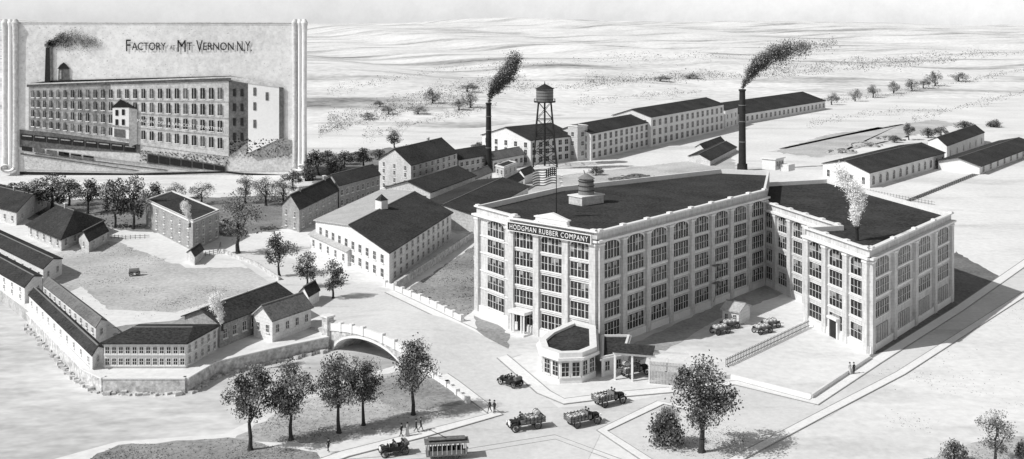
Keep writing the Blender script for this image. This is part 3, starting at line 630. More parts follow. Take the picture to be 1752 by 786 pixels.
part(mb,'deck',t,['road'],rz=rz)
mb=MB()
for (p_,zp),(q_,zq) in zip(prof[:-1],prof[1:]):
    if p_<-.5 or q_>L+2: continue
    mb.add([(p_,-.15,zp-.3),(q_,-.15,zq-.3),(q_,.35,zq-.3),(p_,.35,zp-.3),(p_,-.15,zp+1.0),(q_,-.15,zq+1.0),(q_,.35,zq+1.0),(p_,.35,zp+1.0)],[(0,1,5,4),(4,5,6,7),(2,3,7,6),(0,3,2,1)],0)
    if int(p_*1.0)%3==0: mb.box((p_,0.1,zp+0.5),(0.7,0.75,1.6),0)
part(mb,'parapet',t,['trim'],rz=rz)
mb=MB(); mb.box((-0.2,0,-0.4),(1.6,1.4,7.4),0); mb.box((-0.2,0,3.4),(2.0,1.8,0.3),1); part(mb,'pillar',t,['stone','trim'],rz=rz)
mb=MB(); mb.box((L+.4,0,-0.8),(1.4,1.2,6.2),0); mb.box((L+.4,0,2.4),(1.7,1.5,0.3),1); part(mb,'pillar',t,['stone','trim'],rz=rz)
wall_line('boundary_wall','low pale wall running down from the bridge','wall',[(722,632),(765,662),(800,690)],0.3,0.6,'trim',3.2)
# =====================================================  TREES
TR=[]
def make_tree(seed,h,cw,nl,ls,wts,low=0.28,nc=30,rad0=.10,rad1=.19,mats=('leafd','leafm','leafl','leaff')):
    r=np.random.default_rng(seed); random.seed(seed)
    cent=[]
    while len(cent)<nc:
        p=r.uniform(-1,1,3); L_=np.linalg.norm(p)
        if L_>1 or L_<0.3: continue
        taper=1.0-0.35*max(0,p[2])
        cent.append((p[0]*cw*.38*taper,p[1]*cw*.38*taper,h*(low+1)/2+p[2]*h*(1-low)*.41))
    cent=np.array(cent); rad=r.uniform(rad0,rad1,nc)*cw
    n_=nl; ids=r.integers(0,nc,n_); dr=r.normal(size=(n_,3)); dr/=np.linalg.norm(dr,axis=1)[:,None]
    rr_=rad[ids]*(r.random(n_)**0.4)*np.where(r.random(n_)<.12,1.5,1); c=cent[ids]+dr*rr_[:,None]
    u=r.normal(size=(n_,3)); u/=np.linalg.norm(u,axis=1)[:,None]; w=np.cross(u,r.normal(size=(n_,3))); w/=np.linalg.norm(w,axis=1)[:,None]
    sz=(ls*(0.5+r.random(n_)))[:,None]; v=np.stack([c-u*sz,c-w*sz*.6,c+u*sz,c+w*sz*.6],1).reshape(-1,3)
    me=bpy.data.meshes.new('crown'); me.from_pydata(v.tolist(),[],np.arange(4*n_).reshape(n_,4).tolist())
    for m_ in mats: me.materials.append(M[m_])
    clump=r.random(nc); mi=np.where(r.random(n_)<0.5,np.searchsorted(np.cumsum(wts),clump[ids]*0.999),r.choice(4,n_,p=wts)); me.polygons.foreach_set('material_index',mi.astype(np.int32)); me.update()
    mb=MB(); pr=Vector((0,0,-0.1)); rr=cw*0.034
    mb.tube((0,0,-0.1),(0,0,0.5),rr*1.7,rr*1.05,8)
    for i in range(1,6):
        q=Vector((random.uniform(-.02,.02)*h,random.uniform(-.02,.02)*h,h*0.72*i/5)); mb.tube(pr,q,rr*(1.15-i*0.19+.19),rr*(1.15-i*0.19),8,cap=False); 
        if i>=2:
            for k in range(3):
                c_=cent[random.randrange(nc)]; m_=q.lerp(Vector(c_),0.5)+Vector((0,0,-h*.02)); mb.tube(q,m_,rr*.45,rr*.28,5,cap=False); mb.tube(m_,Vector(c_),rr*.28,rr*.08,5,cap=False)
        pr=q
    TR.append((h,cw,me,mb.mesh('trunk',['bark'])))
for s_ in range(5): make_tree(100+s_,10,8,7000,0.12,[.34,.32,.20,.14],0.27,36,.09,.18)
for s_ in range(3): make_tree(200+s_,10,8,2400,0.2,[.30,.35,.18,.17],0.20,24,.11,.19)   #5-7
for s_ in range(2): make_tree(300+s_,5,8,2200,0.2,[.25,.33,.20,.22],0.02,24,.12,.2)      #8-9
for s_ in range(2): make_tree(400+s_,10,8,2900,0.13,[.10,.34,.28,.28],0.22,28,.1,.2)     #10-11
for s_ in range(2): make_tree(500+s_,7,8,1400,0.2,[.2,.3,.25,.25],0.05,18,.1,.2,('leafm','leaff','leafp','leafp'))  #12-13 distance haze painted in as paler leaves
cnt=0
def tree(u,v,hp,wp,var,label,name='tree',cat='tree',group=None,z=0.0):
    global cnt
    if z is None: p,z=GH(u,v)
    else: p=g(u,v)
    k=p.y/FOC; h0,w0,cm,tm_=TR[var]; h=hp*k; w=wp*k; cnt+=1
    t=thing(name,label,cat,(p.x,p.y,z),rz=cnt*2.1,group=group); t.scale=(w/w0,w/w0,h/h0)
    part(cm,'crown',t); part(tm_,'trunk',t)
for i,(u,v,hp,wp) in enumerate([(428,770,150,104),(498,753,138,98),(580,741,138,95),(622,728,122,84),(707,710,132,92)]):
    tree(u,v,hp,wp,i%5,'leafy dark tree in the riverside park','tree',group='row of park trees')
tree(1200,774,166,140,1,'large leafy tree standing at the street corner')
tree(1140,762,60,88,8,'low leafy bush beside the corner tree','bush','bush')
tree(1140,764,70,60,2,'small dense tree beside the corner tree')
tree(1703,800,100,84,10,'faded leafy tree at the lot edge'); tree(1632,792,36,50,9,'low scrubby bush on the lot','bush','bush')
tree(1755,800,46,40,9,'low scrubby bush on the lot','bush','bush')
for u,v,hp,wp in((478,473,76,60),(525,492,62,52),(570,511,66,54)): tree(u,v,hp,wp,5+(u%3),'round leafy street tree along the avenue',group='street trees on the avenue')
tree(407,434,108,96,10,'tall thinly sketched tree beside the brick block')
for u,v,hp,wp,k in((88,362,64,84,5),(150,366,60,60,6),(197,390,88,56,7),(228,392,92,62,5),(262,372,60,50,6),(30,350,40,60,7),(300,352,40,46,10),(455,352,50,60,10),(182,362,52,50,11),(485,350,46,50,11),(345,350,40,50,11),(420,348,50,52,10),(118,352,46,60,6),(60,346,40,50,10)):
    tree(u,v,hp,wp,k,'leafy tree in the belt behind the houses',group='belt of trees behind the houses')
for u,v,hp,wp,k in((545,300,44,60,6),(575,298,32,50,8),(622,286,34,48,7),(675,253,30,34,5),(590,282,22,40,9),(528,308,30,40,8),(820,262,18,40,9),(1020,300,14,30,9),(650,274,18,36,9),(560,278,20,40,9),(500,322,30,50,6),(700,262,14,34,9)):
    tree(u,v,hp,wp,k,'leafy shrub near the mills','tree',group='shrubs near the mills')
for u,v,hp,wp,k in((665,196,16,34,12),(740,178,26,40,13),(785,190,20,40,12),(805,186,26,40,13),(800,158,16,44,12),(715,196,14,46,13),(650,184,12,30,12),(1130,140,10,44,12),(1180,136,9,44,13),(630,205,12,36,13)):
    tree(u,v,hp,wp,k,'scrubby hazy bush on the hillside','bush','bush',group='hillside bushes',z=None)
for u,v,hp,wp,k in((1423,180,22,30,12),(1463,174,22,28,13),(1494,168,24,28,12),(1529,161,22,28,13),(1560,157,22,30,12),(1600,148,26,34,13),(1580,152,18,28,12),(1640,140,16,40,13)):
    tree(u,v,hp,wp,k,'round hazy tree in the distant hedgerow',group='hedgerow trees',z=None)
for u,v,hp,wp,k in((1555,240,30,26,6),(1588,236,16,30,9),(1610,232,14,30,9),(1530,244,12,26,9),(1650,222,14,40,9),(1700,218,14,36,8)):
    tree(u,v,hp,wp,k,'low leafy tree near the train sheds',group='trees near the train sheds')
# far off scrub on the hills (reads as one mass)
SC=[];SI=[]
def scrub(px,n,spread,size,hh):
    for i in range(n):
        s=random.random()*(len(px)-1); k=min(int(s),len(px)-2); f=s-k
        env=.25+.75*abs(math.sin(s*7.3+px[0][0])*math.sin(s*2.9+1))
        if random.random()>env: continue
        u=px[k][0]*(1-f)+px[k+1][0]*f; v=px[k][1]*(1-f)+px[k+1][1]*f+random.gauss(0,spread*env*1.3)
        p,z=GH(u,v); kk=p.y/700
        z+=random.random()**2*hh*kk*env
        q=Vector((p.x,p.y,z)); a=Vector((random.gauss(0,1),random.gauss(0,1),random.gauss(0,.4))).normalized()*size*kk*random.uniform(.4,1.2); b=a.cross(Vector((random.gauss(0,1),random.gauss(0,1),random.gauss(0,1)))).normalized()*a.length*.6
        o=len(SC); SC.extend([tuple(q-a),tuple(q-b),tuple(q+a),tuple(q+b)]); SI.append(random.choice((0,1,1,2,2,3)))
random.seed(11)
scrub([(545,228),(640,205),(740,178),(850,150)],6000,5,.42,5); scrub([(560,215),(660,190),(800,150),(900,132)],4200,5,.42,4)
scrub([(620,235),(760,200),(850,180)],2600,5,.4,2); scrub([(560,205),(640,185),(720,160),(820,140)],2600,6,.42,2); scrub([(860,150),(980,150),(1100,138),(1240,128)],4000,5,.42,3)
scrub([(1000,142),(1150,134),(1300,130),(1460,118),(1640,104)],8000,4,.42,4); scrub([(1280,120),(1420,112),(1560,100),(1752,92)],4200,4,.42,4)
scrub([(1400,176),(1520,164),(1650,140),(1752,120)],2600,3,.4,2); scrub([(560,160),(760,120),(1000,104),(1300,96)],2600,5,.42,3)
scrub([(1560,205),(1660,180),(1752,160)],1500,4,.4,1.5); scrub([(980,176),(1100,164),(1200,158)],1500,4,.4,1.5); scrub([(1380,215),(1480,196),(1620,188)],1200,4,.4,1.5)
me=bpy.data.meshes.new('distant_scrub'); me.from_pydata(SC,[],[(4*i,4*i+1,4*i+2,4*i+3) for i in range(len(SC)//4)])
for m_ in('leafd','leafm','leaff','leafp'): me.materials.append(M[m_])
me.polygons.foreach_set('material_index',SI); me.update(); struct(me,'distant_scrub',None,'scattered hazy scrub along the far hill lines','stuff')
# grass tufts (uncountable)
SC=[];SI=[]
def tufts(px,n,size):
    poly=[G(*p) for p in px]; xs=[p.x for p in poly];ys=[p.y for p in poly]; n2=len(poly)
    cl=[(random.uniform(min(xs),max(xs)),random.uniform(min(ys),max(ys)),random.uniform(1,5)) for _ in range(40)]
    for c in range(n):
        cx,cy,cr=random.choice(cl); x=random.gauss(cx,cr);y=random.gauss(cy,cr); ins=False;j=n2-1
        for i in range(n2):
            if (poly[i].y>y)!=(poly[j].y>y) and x<(poly[j].x-poly[i].x)*(y-poly[i].y)/(poly[j].y-poly[i].y)+poly[i].x: ins=not ins
            j=i
        if not ins: continue
        s=size*random.uniform(.4,1.3); a=random.random()*6.28; dx,dy=math.cos(a)*s,math.sin(a)*s
        SC.extend([(x-dx,y-dy,.02),(x+dx,y+dy,.02),(x+dx*.6,y+dy*.6,s*.8),(x-dx*.4,y-dy*.4,s*.6)]); SI.append(random.choice((0,1,1,3,3,3)))
tufts([(712,612),(832,700),(560,762),(400,752),(500,696),(610,655)],6000,.09); tufts([(200,762),(390,750),(540,775),(560,790),(500,830),(60,830)],7000,.1)
tufts([(70,440),(190,412),(320,458),(430,458),(510,500),(300,545),(205,575),(120,520)],5000,.11); tufts([(1080,770),(1180,720),(1300,735),(1250,790)],3500,.09)
tufts([(692,500),(812,420),(815,528),(792,545)],3500,.14); tufts([(1540,800),(1660,760),(1790,740),(1790,830)],3000,.1)
tufts([(1480,640),(1560,620),(1790,500),(1790,700),(1500,760)],2500,.09)
tufts([(-80,345),(490,335),(540,350),(480,395),(400,405),(230,395)],9000,.3)
me=bpy.data.meshes.new('grass_tuft'); me.from_pydata(SC,[],[(4*i,4*i+1,4*i+2,4*i+3) for i in range(len(SC)//4)])
for m_ in('leafd','leafm','leafl','leaff'): me.materials.append(M[m_])
me.polygons.foreach_set('material_index',SI); me.update(); struct(me,'grass',None,'rough grass tufts over lawns and field','stuff')
def heap(u,v,w,hh,m,label,n=60):
    p=g(u,v); mb=MB(); k=12
    ring=[(math.cos(6.283*i/k)*w*.6,math.sin(6.283*i/k)*w*.5,0) for i in range(k)]; r2=[(x*.5,y*.5,hh*.45*random.uniform(.7,1.2)) for x,y,_ in ring]
    mb.add(ring+r2+[(0,0,hh*.6)],[(i,(i+1)%k,k+(i+1)%k,k+i) for i in range(k)]+[(k+i,k+(i+1)%k,2*k) for i in range(k)],0)
    for i in range(n):
        x=random.gauss(0,.25)*w;y=random.gauss(0,.2)*w; r=random.uniform(.06,.12)*w; z=max(0,hh*.6*(1-(abs(x)+abs(y))/w))
        mb.box((x,y,z),(r,r*random.uniform(.5,1),r*.5),random.choice((0,1)),random.random()*3)
    solo(mb,'stone_heap',label,'heap',[m,'grey'],loc=(p.x,p.y,0))
heap(1090,304,9,2,'roofm','rough heap of stone in the works yard'); heap(1060,308,7,1.5,'roofm','rough heap of stone in the works yard')
heap(1440,262,11,3,'roofp','pale heap of rubble near the train shed'); heap(1480,250,12,3,'roofp','pale heap of rubble near the train shed'); heap(1520,240,12,3,'roofp','pale heap of rubble near the train shed')
# =====================================================  PEOPLE
def person_mesh(pose,coat='coat'):
    st=dict(stand=[(-.1,0,.5,-.1,-.02,.08),(.1,0.02,.5,.1,0.02,.08)],walk=[(-.1,-.02,.5,-.1,-.34,.14),(.1,.16,.5,.1,.3,.08)],sit=[(-.12,.42,.92,-.12,.42,.46),(.12,.42,.92,.12,.42,.46)])[pose]
    vs=[(0,0,.95),(0,0,1.12),(0,0,1.33),(0,0,1.48),(0,.015,1.58),(0,.02,1.68),(0,.01,1.75)]; rr=[.14,.13,.15,.055,.075,.095,.06]
    ed=[(0,1),(1,2),(2,3),(3,4),(4,5),(5,6)]
    for s,(kx,ky,kz,ax,ay,az) in zip((-1,1),st):
        o=len(vs); sw=s*.14 if pose=='walk' else 0.05
        if pose=='sit': arm=[(s*.19,0,1.42),(s*.24,.1,1.15),(s*.17,.33,1.12),(s*.13,.42,1.14)]
        else: arm=[(s*.19,0,1.42),(s*.25,-sw*.5,1.14),(s*.25,sw+.04,.9),(s*.25,sw+.08,.8)]
        vs+=arm; rr+=[.065,.05,.035,.04]; ed+=[(2,o),(o,o+1),(o+1,o+2),(o+2,o+3)]
        o=len(vs); vs+=[(s*.1,.0,.88),(kx,ky,kz),(ax,ay,az),(ax,ay+.16,az-.04)]; rr+=[.1,.07,.048,.045]; ed+=[(0,o),(o,o+1),(o+1,o+2),(o+2,o+3)]
    me=bpy.data.meshes.new('body'); me.from_pydata(vs,ed,[]); ob=bpy.data.objects.new('tmpbody',me); COL.objects.link(ob)
    md=ob.modifiers.new('Skin','SKIN'); 
    for i,q in enumerate(me.skin_vertices[0].data): q.radius=(rr[i],rr[i]*(.8 if i<3 else 1)); q.use_root=(i==0)
    ob.modifiers.new('Sub','SUBSURF').levels=1
    dg=bpy.context.evaluated_depsgraph_get(); dg.update(); m2=bpy.data.meshes.new_from_object(ob.evaluated_get(dg)); bpy.data.objects.remove(ob)
    m2.materials.clear(); m2.materials.append(M[coat]); m2.materials.append(M['skin'])
    for p in m2.polygons:
        p.use_smooth=True
        if p.center.z>1.5 or (abs(p.center.x)>.2 and p.center.z<.86 and pose!='sit'): p.material_index=1
    return m2
mb=MB(); mb.tube((0,.01,1.70),(0,.01,1.72),.17,.17,12); mb.tube((0,.01,1.72),(0,.01,1.85),.1,.09,12); HAT=mb.mesh('hat',['iron'])
mb=MB(); mb.tube((0,0,.1),(0,0,1.05),.30,.14,12); SK=mb.mesh('skirt',['cloth'])
BM={k:person_mesh(k) for k in('stand','walk','sit')}; BW=person_mesh('stand','cloth')
def person(loc,pose,rz,label,skirt=False,group='people on the pavements'):
    t=thing('person',label,'person',loc,rz,group); part(BW if skirt else BM[pose],'body',t); part(HAT,'hat',t)
    if skirt: part(SK,'skirt',t)
    return t
for u,v,pose,rz,sk in((838,706,'walk',2.4,0),(846,707,'stand',2.4,0),(687,748,'walk',1.2,0),(697,746,'walk',1.2,1),(712,740,'walk',-1.5,0),(720,737,'walk',-1.5,0),(562,774,'walk',0.8,0),(1454,640,'stand',.3,1),(1461,640,'stand',.4,0)):
    p=g(u,v,.12); person((p.x,p.y,.12),pose,rz,'pedestrian in pale dress and hat on the pavement' if sk else 'pedestrian in dark coat and hat on the pavement',bool(sk))
# =====================================================  VEHICLES
def wheel_mesh(r,w=0.12):
    mb=MB(); n=20
    for (ra,rb,ww,mi) in((r,r*.84,w,0),(r*.84,r*.76,w*.7,1)):
        vs=[]
        for i in range(n):
            a=2*math.pi*i/n
            for rad,y in((ra,-ww/2),(ra,ww/2),(rb,ww/2),(rb,-ww/2)): vs.append((rad*math.cos(a),y,rad*math.sin(a)))
        fs=[]
        for i in range(n):
            j=(i+1)%n
            for k in range(4): fs.append((i*4+k,i*4+(k+1)%4,j*4+(k+1)%4,j*4+k))
        mb.add(vs,fs,mi)
    for i in range(10):
        a=2*math.pi*i/10; mb.tube((0,0,0),(r*.78*math.cos(a),0,r*.78*math.sin(a)),.03,.025,4,1)
    mb.tube((0,-w*.8,0),(0,w*.8,0),.09,.09,8,1); return mb.mesh('wheel',['iron','roofm'])
WH=wheel_mesh(.48); WHB=wheel_mesh(.55,.16)
def hood(mb,x0,x1,w,z0,z1,mi):
    pr=[(-w/2,z0),(-w/2,z1*.8+z0*.2),(-w*.3,z1),(w*.3,z1),(w/2,z1*.8+z0*.2),(w/2,z0)]; n=6
    mb.add([(x0,a,b) for a,b in pr]+[(x1,a*.9,b*.97) for a,b in pr],[(i,(i+1)%n,n+(i+1)%n,n+i) for i in range(n)]+[tuple(reversed(range(n))),tuple(range(n,2*n))],mi)
def fenders(mb,xs,y,r,mi):
    for x in xs:
        for s in(-1,1):
            pr=[(x+r*math.cos(a),r*math.sin(a)+.5) for a in [math.pi*i/6 for i in range(7)]]
            for a,b in zip(pr[:-1],pr[1:]): mb.slab([(a[0],s*y-.16,a[1]),(a[0],s*y+.16,a[1]),(b[0],s*y+.16,b[1]),(b[0],s*y-.16,b[1])],.04,mi)
def car_t(label,loc,rz):
    t=thing('car',label,'car',loc,rz); mb=MB(); mb.box((0,0,.62),(3.6,.9,.16),0); hood(mb,.75,1.75,.9,.7,1.2,0)
    mb.box((.7,0,.95),(.12,1.4,.6),0); mb.box((-.45,.68,.92),(2.3,.07,.5),0); mb.box((-.45,-.68,.92),(2.3,.07,.5),0); mb.box((-1.6,0,1.0),(.1,1.4,.75),0)
    for s in(-1,1): mb.box((-.1,s*.78,.45),(1.7,.26,.05),0)
    fenders(mb,(1.35,-1.3),.82,.58,0); part(mb,'body',t,['iron'])
    mb=MB(); mb.box((1.79,0,.95),(.08,.72,.5),0); part(mb,'radiator',t,['trim'])
    for x in(.0,-1.15): mb=MB(); mb.box((x,0,.85),(.55,1.25,.2),0); mb.box((x-.3,0,1.15),(.14,1.25,.55),0); part(mb,'seat',t,['grey'])
    mb=MB(); mb.tube((.45,.3,1.0),(.25,.3,1.25),.02,.02,5); mb.tube((.25,.3,1.25),(.23,.3,1.27),.2,.2,12); part(mb,'steering_wheel',t,['iron'])
    mb=MB(); mb.box((.72,0,1.5),(.03,1.25,.05),0); mb.box((.72,.62,1.35),(.03,.04,.5),0); mb.box((.72,-.62,1.35),(.03,.04,.5),0); part(mb,'windscreen',t,['trim'])
    mb=MB(); mb.box((-1.5,0,1.5),(.45,1.4,.22),0); mb.box((-1.75,0,1.35),(.2,1.4,.3),0); part(mb,'folded_hood',t,['wood'])
    for x in(1.35,-1.3):
        for s in(-1,1): part(WH,'wheel',t,loc=(x,s*.78,.48))
    for s in(-1,1): mb=MB(); mb.tube((1.75,s*.5,.95),(1.95,s*.5,.95),.1,.15,10); part(mb,'headlight',t,['trim'])
    return t
def truck_t(label,loc,rz):
    t=thing('truck',label,'truck',loc,rz); mb=MB(); mb.box((0,0,.75),(4.6,.9,.2),0); part(mb,'chassis',t,['iron'])
    mb=MB(); hood(mb,1.35,2.3,1.0,.8,1.4,0); mb.box((1.3,0,1.1),(.1,1.5,.8),0); fenders(mb,(1.75,),.88,.66,0); part(mb,'hood',t,['iron'])
    mb=MB(); mb.box((2.34,0,1.08),(.08,.8,.6),0); part(mb,'radiator',t,['trim'])
    mb=MB(); mb.box((.6,0,1.15),(.6,1.5,.5),0); mb.box((.28,0,1.6),(.12,1.5,.6),0); part(mb,'seat',t,['grey'])
    mb=MB(); mb.box((-1.15,0,1.0),(2.9,1.9,.16),0)
    for s in(-1,1):
        for z in(1.25,1.55): mb.box((-1.15,s*.93,z),(2.9,.06,.16),0)
        for i in range(6): mb.box((-2.5+i*.54,s*.93,1.35),(.08,.1,.8),1)
    for z in(1.25,1.55): mb.box((-2.57,0,z),(.06,1.85,.16),0)
    part(mb,'cargo_bed',t,['wood','iron'])
    mb=MB(); mb.tube((1.2,.35,1.2),(.95,.35,1.62),.025,.025,5); mb.tube((.95,.35,1.62),(.93,.35,1.65),.23,.23,12); part(mb,'steering_wheel',t,['iron'])
    for x in(1.75,-1.5):
        for s in(-1,1): part(WHB,'wheel',t,loc=(x,s*.86,.55))
    for s in(-1,1): mb=MB(); mb.tube((2.3,s*.55,1.15),(2.5,s*.55,1.15),.1,.16,10); part(mb,'headlight',t,['trim'])
    return t
def bale(x,y,z,rz,s=1.0):
    mb=MB(); pr=[]
    for k in range(8):
        a=2*math.pi*k/8+.39; pr.append((math.cos(a)*.42*s,math.sin(a)*.36*s))
    vs=[];X=[-.62,-.5,0,.5,.62];R=[.7,1,1.08,1,.7]
    for xx,r in zip(X,R): vs+=[(xx*s,a*r,b*r) for a,b in pr]
    fs=[(i*8+k,i*8+(k+1)%8,(i+1)*8+(k+1)%8,(i+1)*8+k) for i in range(4) for k in range(8)]+[tuple(range(8)),tuple(range(32,40))]
    mb.add(vs,fs,0)
    for xx in(-.25,.25): mb.tube((xx*s,0,0),(xx*s+.05,0,0),.47*s,.47*s,8,1)
    solo(mb,'cloth_bale','pale roped cloth bale','bale',['cloth','wood'],loc=(x,y,z),rz=rz,group='pale bales')
def loaded(u,v,rz,label,n=5):
    p=g(u,v); truck_t(label,(p.x,p.y,.026),rz); R_=Matrix.Rotation(rz,2)
    for i in range(n):
        o=R_@V2(-2.1+(i%4)*.62 if i<4 else -1.6+(i-4)*.8,random.uniform(-.25,.25)); bale(p.x+o.x,p.y+o.y,1.45 if i<4 else 2.1,rz+1.57,.95)
    o=R_@V2(.62,.35); person((p.x+o.x,p.y+o.y,.47),'sit',rz-math.pi/2,'seated driver in dark coat and hat',group='drivers')
    o=R_@V2(.62,-.35); person((p.x+o.x,p.y+o.y,.47),'sit',rz-math.pi/2,'seated passenger in dark coat and hat',group='drivers')
loaded(1043,692,.55,'open stake truck with passengers turning at the junction',2)
loaded(998,727,.5,'open stake truck loaded with pale bales in the street',4)
loaded(899,734,3.5,'open stake truck loaded with pale bales beside the park corner')
loaded(1086,643,.6,'loaded truck standing in the yard gateway',5)
def motor(u,v,rz,label):
    p=g(u,v); car_t(label,(p.x,p.y,.026),rz); R_=Matrix.Rotation(rz,2)
    for x,y in((.02,.3),(.02,-.3),(-1.13,.3),(-1.13,-.3)):
        o=R_@V2(x,y); person((p.x+o.x,p.y+o.y,.026),'sit',rz-math.pi/2,'seated motorist in dark coat and hat',group='drivers')
motor(873,660,2.4,'open dark touring car with passengers on the avenue'); motor(674,778,3.5,'open dark touring car with passengers beside the park')
def wagon(u,v,rz,label):
    p=g(u,v); t=thing('wagon',label,'wagon',(p.x,p.y,0),rz,'wagons in the yard'); mb=MB(); mb.box((0,0,.8),(3.2,1.5,.14),0)
    for s in(-1,1): mb.box((0,s*.74,1.05),(3.2,.06,.4),0)
    part(mb,'cargo_bed',t,['wood'])
    for x in(-1.1,1.1):
        for s in(-1,1): part(WHB,'wheel',t,loc=(x,s*.85,.55))
    mb=MB(); mb.tube((1.6,0,.7),(3.2,0,.4),.05,.05,6); part(mb,'draw_pole',t,['wood'])
    R_=Matrix.Rotation(rz,2)
    for i in range(3):
        o=R_@V2(-.9+i*.85,0); bale(p.x+o.x,p.y+o.y,1.3,rz+1.57,1.0)
wagon(1232,571,.5,'wooden wagon loaded with pale bales in the yard'); wagon(1248,562,.4,'wooden wagon loaded with pale bales in the yard')
wagon(1304,570,.5,'wooden wagon loaded with pale bales in the yard'); wagon(1318,561,.5,'wooden wagon loaded with pale bales in the yard')
# small canvas-covered cart in the field
p=g(230,472); t=thing('hand_cart','small cart with arched dark cover standing in the field','cart',(p.x,p.y,0),.4)
mb=MB(); mb.box((0,0,.75),(2.4,1.2,.12),0); mb.tube((1.2,0,.7),(2.6,0,.5),.05,.05,6); part(mb,'cart_bed',t,['wood'])
mb=MB(); pr=[(.62*math.cos(math.pi*i/6),.8+.8*math.sin(math.pi*i/6)) for i in range(7)]
for a,b in zip(pr[:-1],pr[1:]): mb.slab([(-1.1,a[0],a[1]),(1.0,a[0],a[1]),(1.0,b[0],b[1]),(-1.1,b[0],b[1])],.05,0)
part(mb,'cover',t,['grey'])
for x in(-.7,.7):
    for s in(-1,1): part(WH,'wheel',t,loc=(x,s*.68,.48))
# streetcar
p=g(764,784); sc=thing('streetcar','open sided streetcar with clerestory roof and trolley pole','streetcar',(p.x,p.y,.05),.14)
mb=MB(); mb.box((0,0,.62),(5.2,1.7,.18),0)
for s in(-1,1): mb.box((0,s*.83,.95),(4.4,.06,.5),0)
for s in(-1,1): mb.box((s*2.55,0,1.0),(.08,1.5,.65),0)
part(mb,'body',sc,['wood'])
mb=MB(); mb.box((0,0,2.15),(5.6,1.9,.12),0); mb.box((0,0,2.32),(4.5,.9,.24),1); mb.box((0,0,2.48),(4.7,1.1,.08),0); part(mb,'roof',sc,['roofm','iron'])
for i in range(9):
    for s in(-1,1):
        mb=MB(); mb.box((-2.4+i*.6,s*.83,1.42),(.09,.09,1.45),0); part(mb,'pillar',sc,['cloth'])
for i in range(7): mb=MB(); mb.box((-2.0+i*.64,0,1.1),(.33,1.4,.1),0); mb.box((-2.15+i*.64,0,1.35),(.06,1.4,.4),0); part(mb,'seat',sc,['grey'])
for x in(-1.1,1.1):
    for s in(-1,1): part(WH,'wheel',sc,loc=(x,s*.7,.46))
mb=MB(); mb.tube((0,0,2.5),(-2.4,0,3.8),.05,.03,6); part(mb,'trolley_pole',sc,['iron'])
for s in(-1,1): mb=MB(); mb.tube((s*2.6,0,1.1),(s*2.75,0,1.1),.12,.15,10); part(mb,'headlight',sc,['trim'])
# =====================================================  SCROLL PANEL (large illustrated board)
BD=385.0; k=BD/FOC; ox,oz=265,300
bp=W(ox,oz,BD); bd=thing('scroll_billboard','huge pale scroll shaped board picturing a long brick factory','billboard',(bp.x,bp.y,0))
def S(u,v,ly=0): return ((u-ox)*k,-ly*0.12,(oz-v)*k+bp.z+0.0)
def poly(mb,pts,ly,mi):
    pts=list(pts); a=sum((pts[i][0]*pts[(i+1)%len(pts)][1]-pts[(i+1)%len(pts)][0]*pts[i][1]) for i in range(len(pts)))
    if a>0: pts=pts[::-1]
    mb.add([S(u,v,ly) for u,v in pts],[tuple(range(len(pts)))],mi)
mb=MB(); mb.box((S(265,0)[0],0.6,S(0,169)[2]),(496*k,1.0,262*k),0); part(mb,'panel',bd,['panel'])
mb=MB(); poly(mb,[(34,39),(500,40),(500,41.5),(34,40.5)],1,1); part(mb,'border_line',bd,['ink','pmid'])
mb=MB(); poly(mb,[(34,294),(230,297),(385,293),(412,296),(500,300),(500,304),(412,299),(385,296),(230,301),(34,299)],1,0); part(mb,'border_line',bd,['ink','pmid'])
for u,w_,m_ in((9,4.5,'panel'),(18,3.4,'pwhite'),(27,4.6,'plite'),(505,4.2,'plite'),(513,3.4,'pwhite'),(521,4.4,'panel')):
    mb=MB(); x=(u-ox)*k; r=w_*k; y_=-.3
    zs_=[290,260,200,60,46,39,33]; rs=[r*1.15,r,r*.92,r,r*1.15,r*1.4,r*.6]
    for (za,ra),(zb,rb2) in zip(zip(zs_[:-1],rs[:-1]),zip(zs_[1:],rs[1:])): mb.tube((x,y_,(oz-za)*k),(x,y_,(oz-zb)*k),ra,rb2,16,0)
    part(mb,'scroll_roll',bd,[m_])
for u,sgn in((15,-1),(514,1)):
    c_=((u-ox)*k,(oz-291)*k)
    def cp(a,o=0): r=(15-2.6*a)*k; return (c_[0]+sgn*(r*math.cos(a-math.pi*.9)),-1.5-o,c_[1]+r*.62*math.sin(a-math.pi*.9)+1.2)
    mb=MB(); n_=30
    for i in range(n_):
        a0=i*4.9/n_;a1=(i+1)*4.9/n_; mb.tube(cp(a0),cp(a1),.95-.1*a0,.95-.1*a1,8,0)
    part(mb,'scroll_curl',bd,['pwhite'])
    mb=MB()
    for i in range(n_):
        a0=i*4.9/n_;a1=(i+1)*4.9/n_; mb.tube(cp(a0,.8),cp(a1,.8),.28,.28,6,0)
    part(mb,'scroll_edge',bd,['pmid'])
for s in(60,200,340,470): mb=MB(); mb.box(((s-ox)*k,2.0,12),(1.2,1.2,24),0); part(mb,'support_post',bd,['wood'])
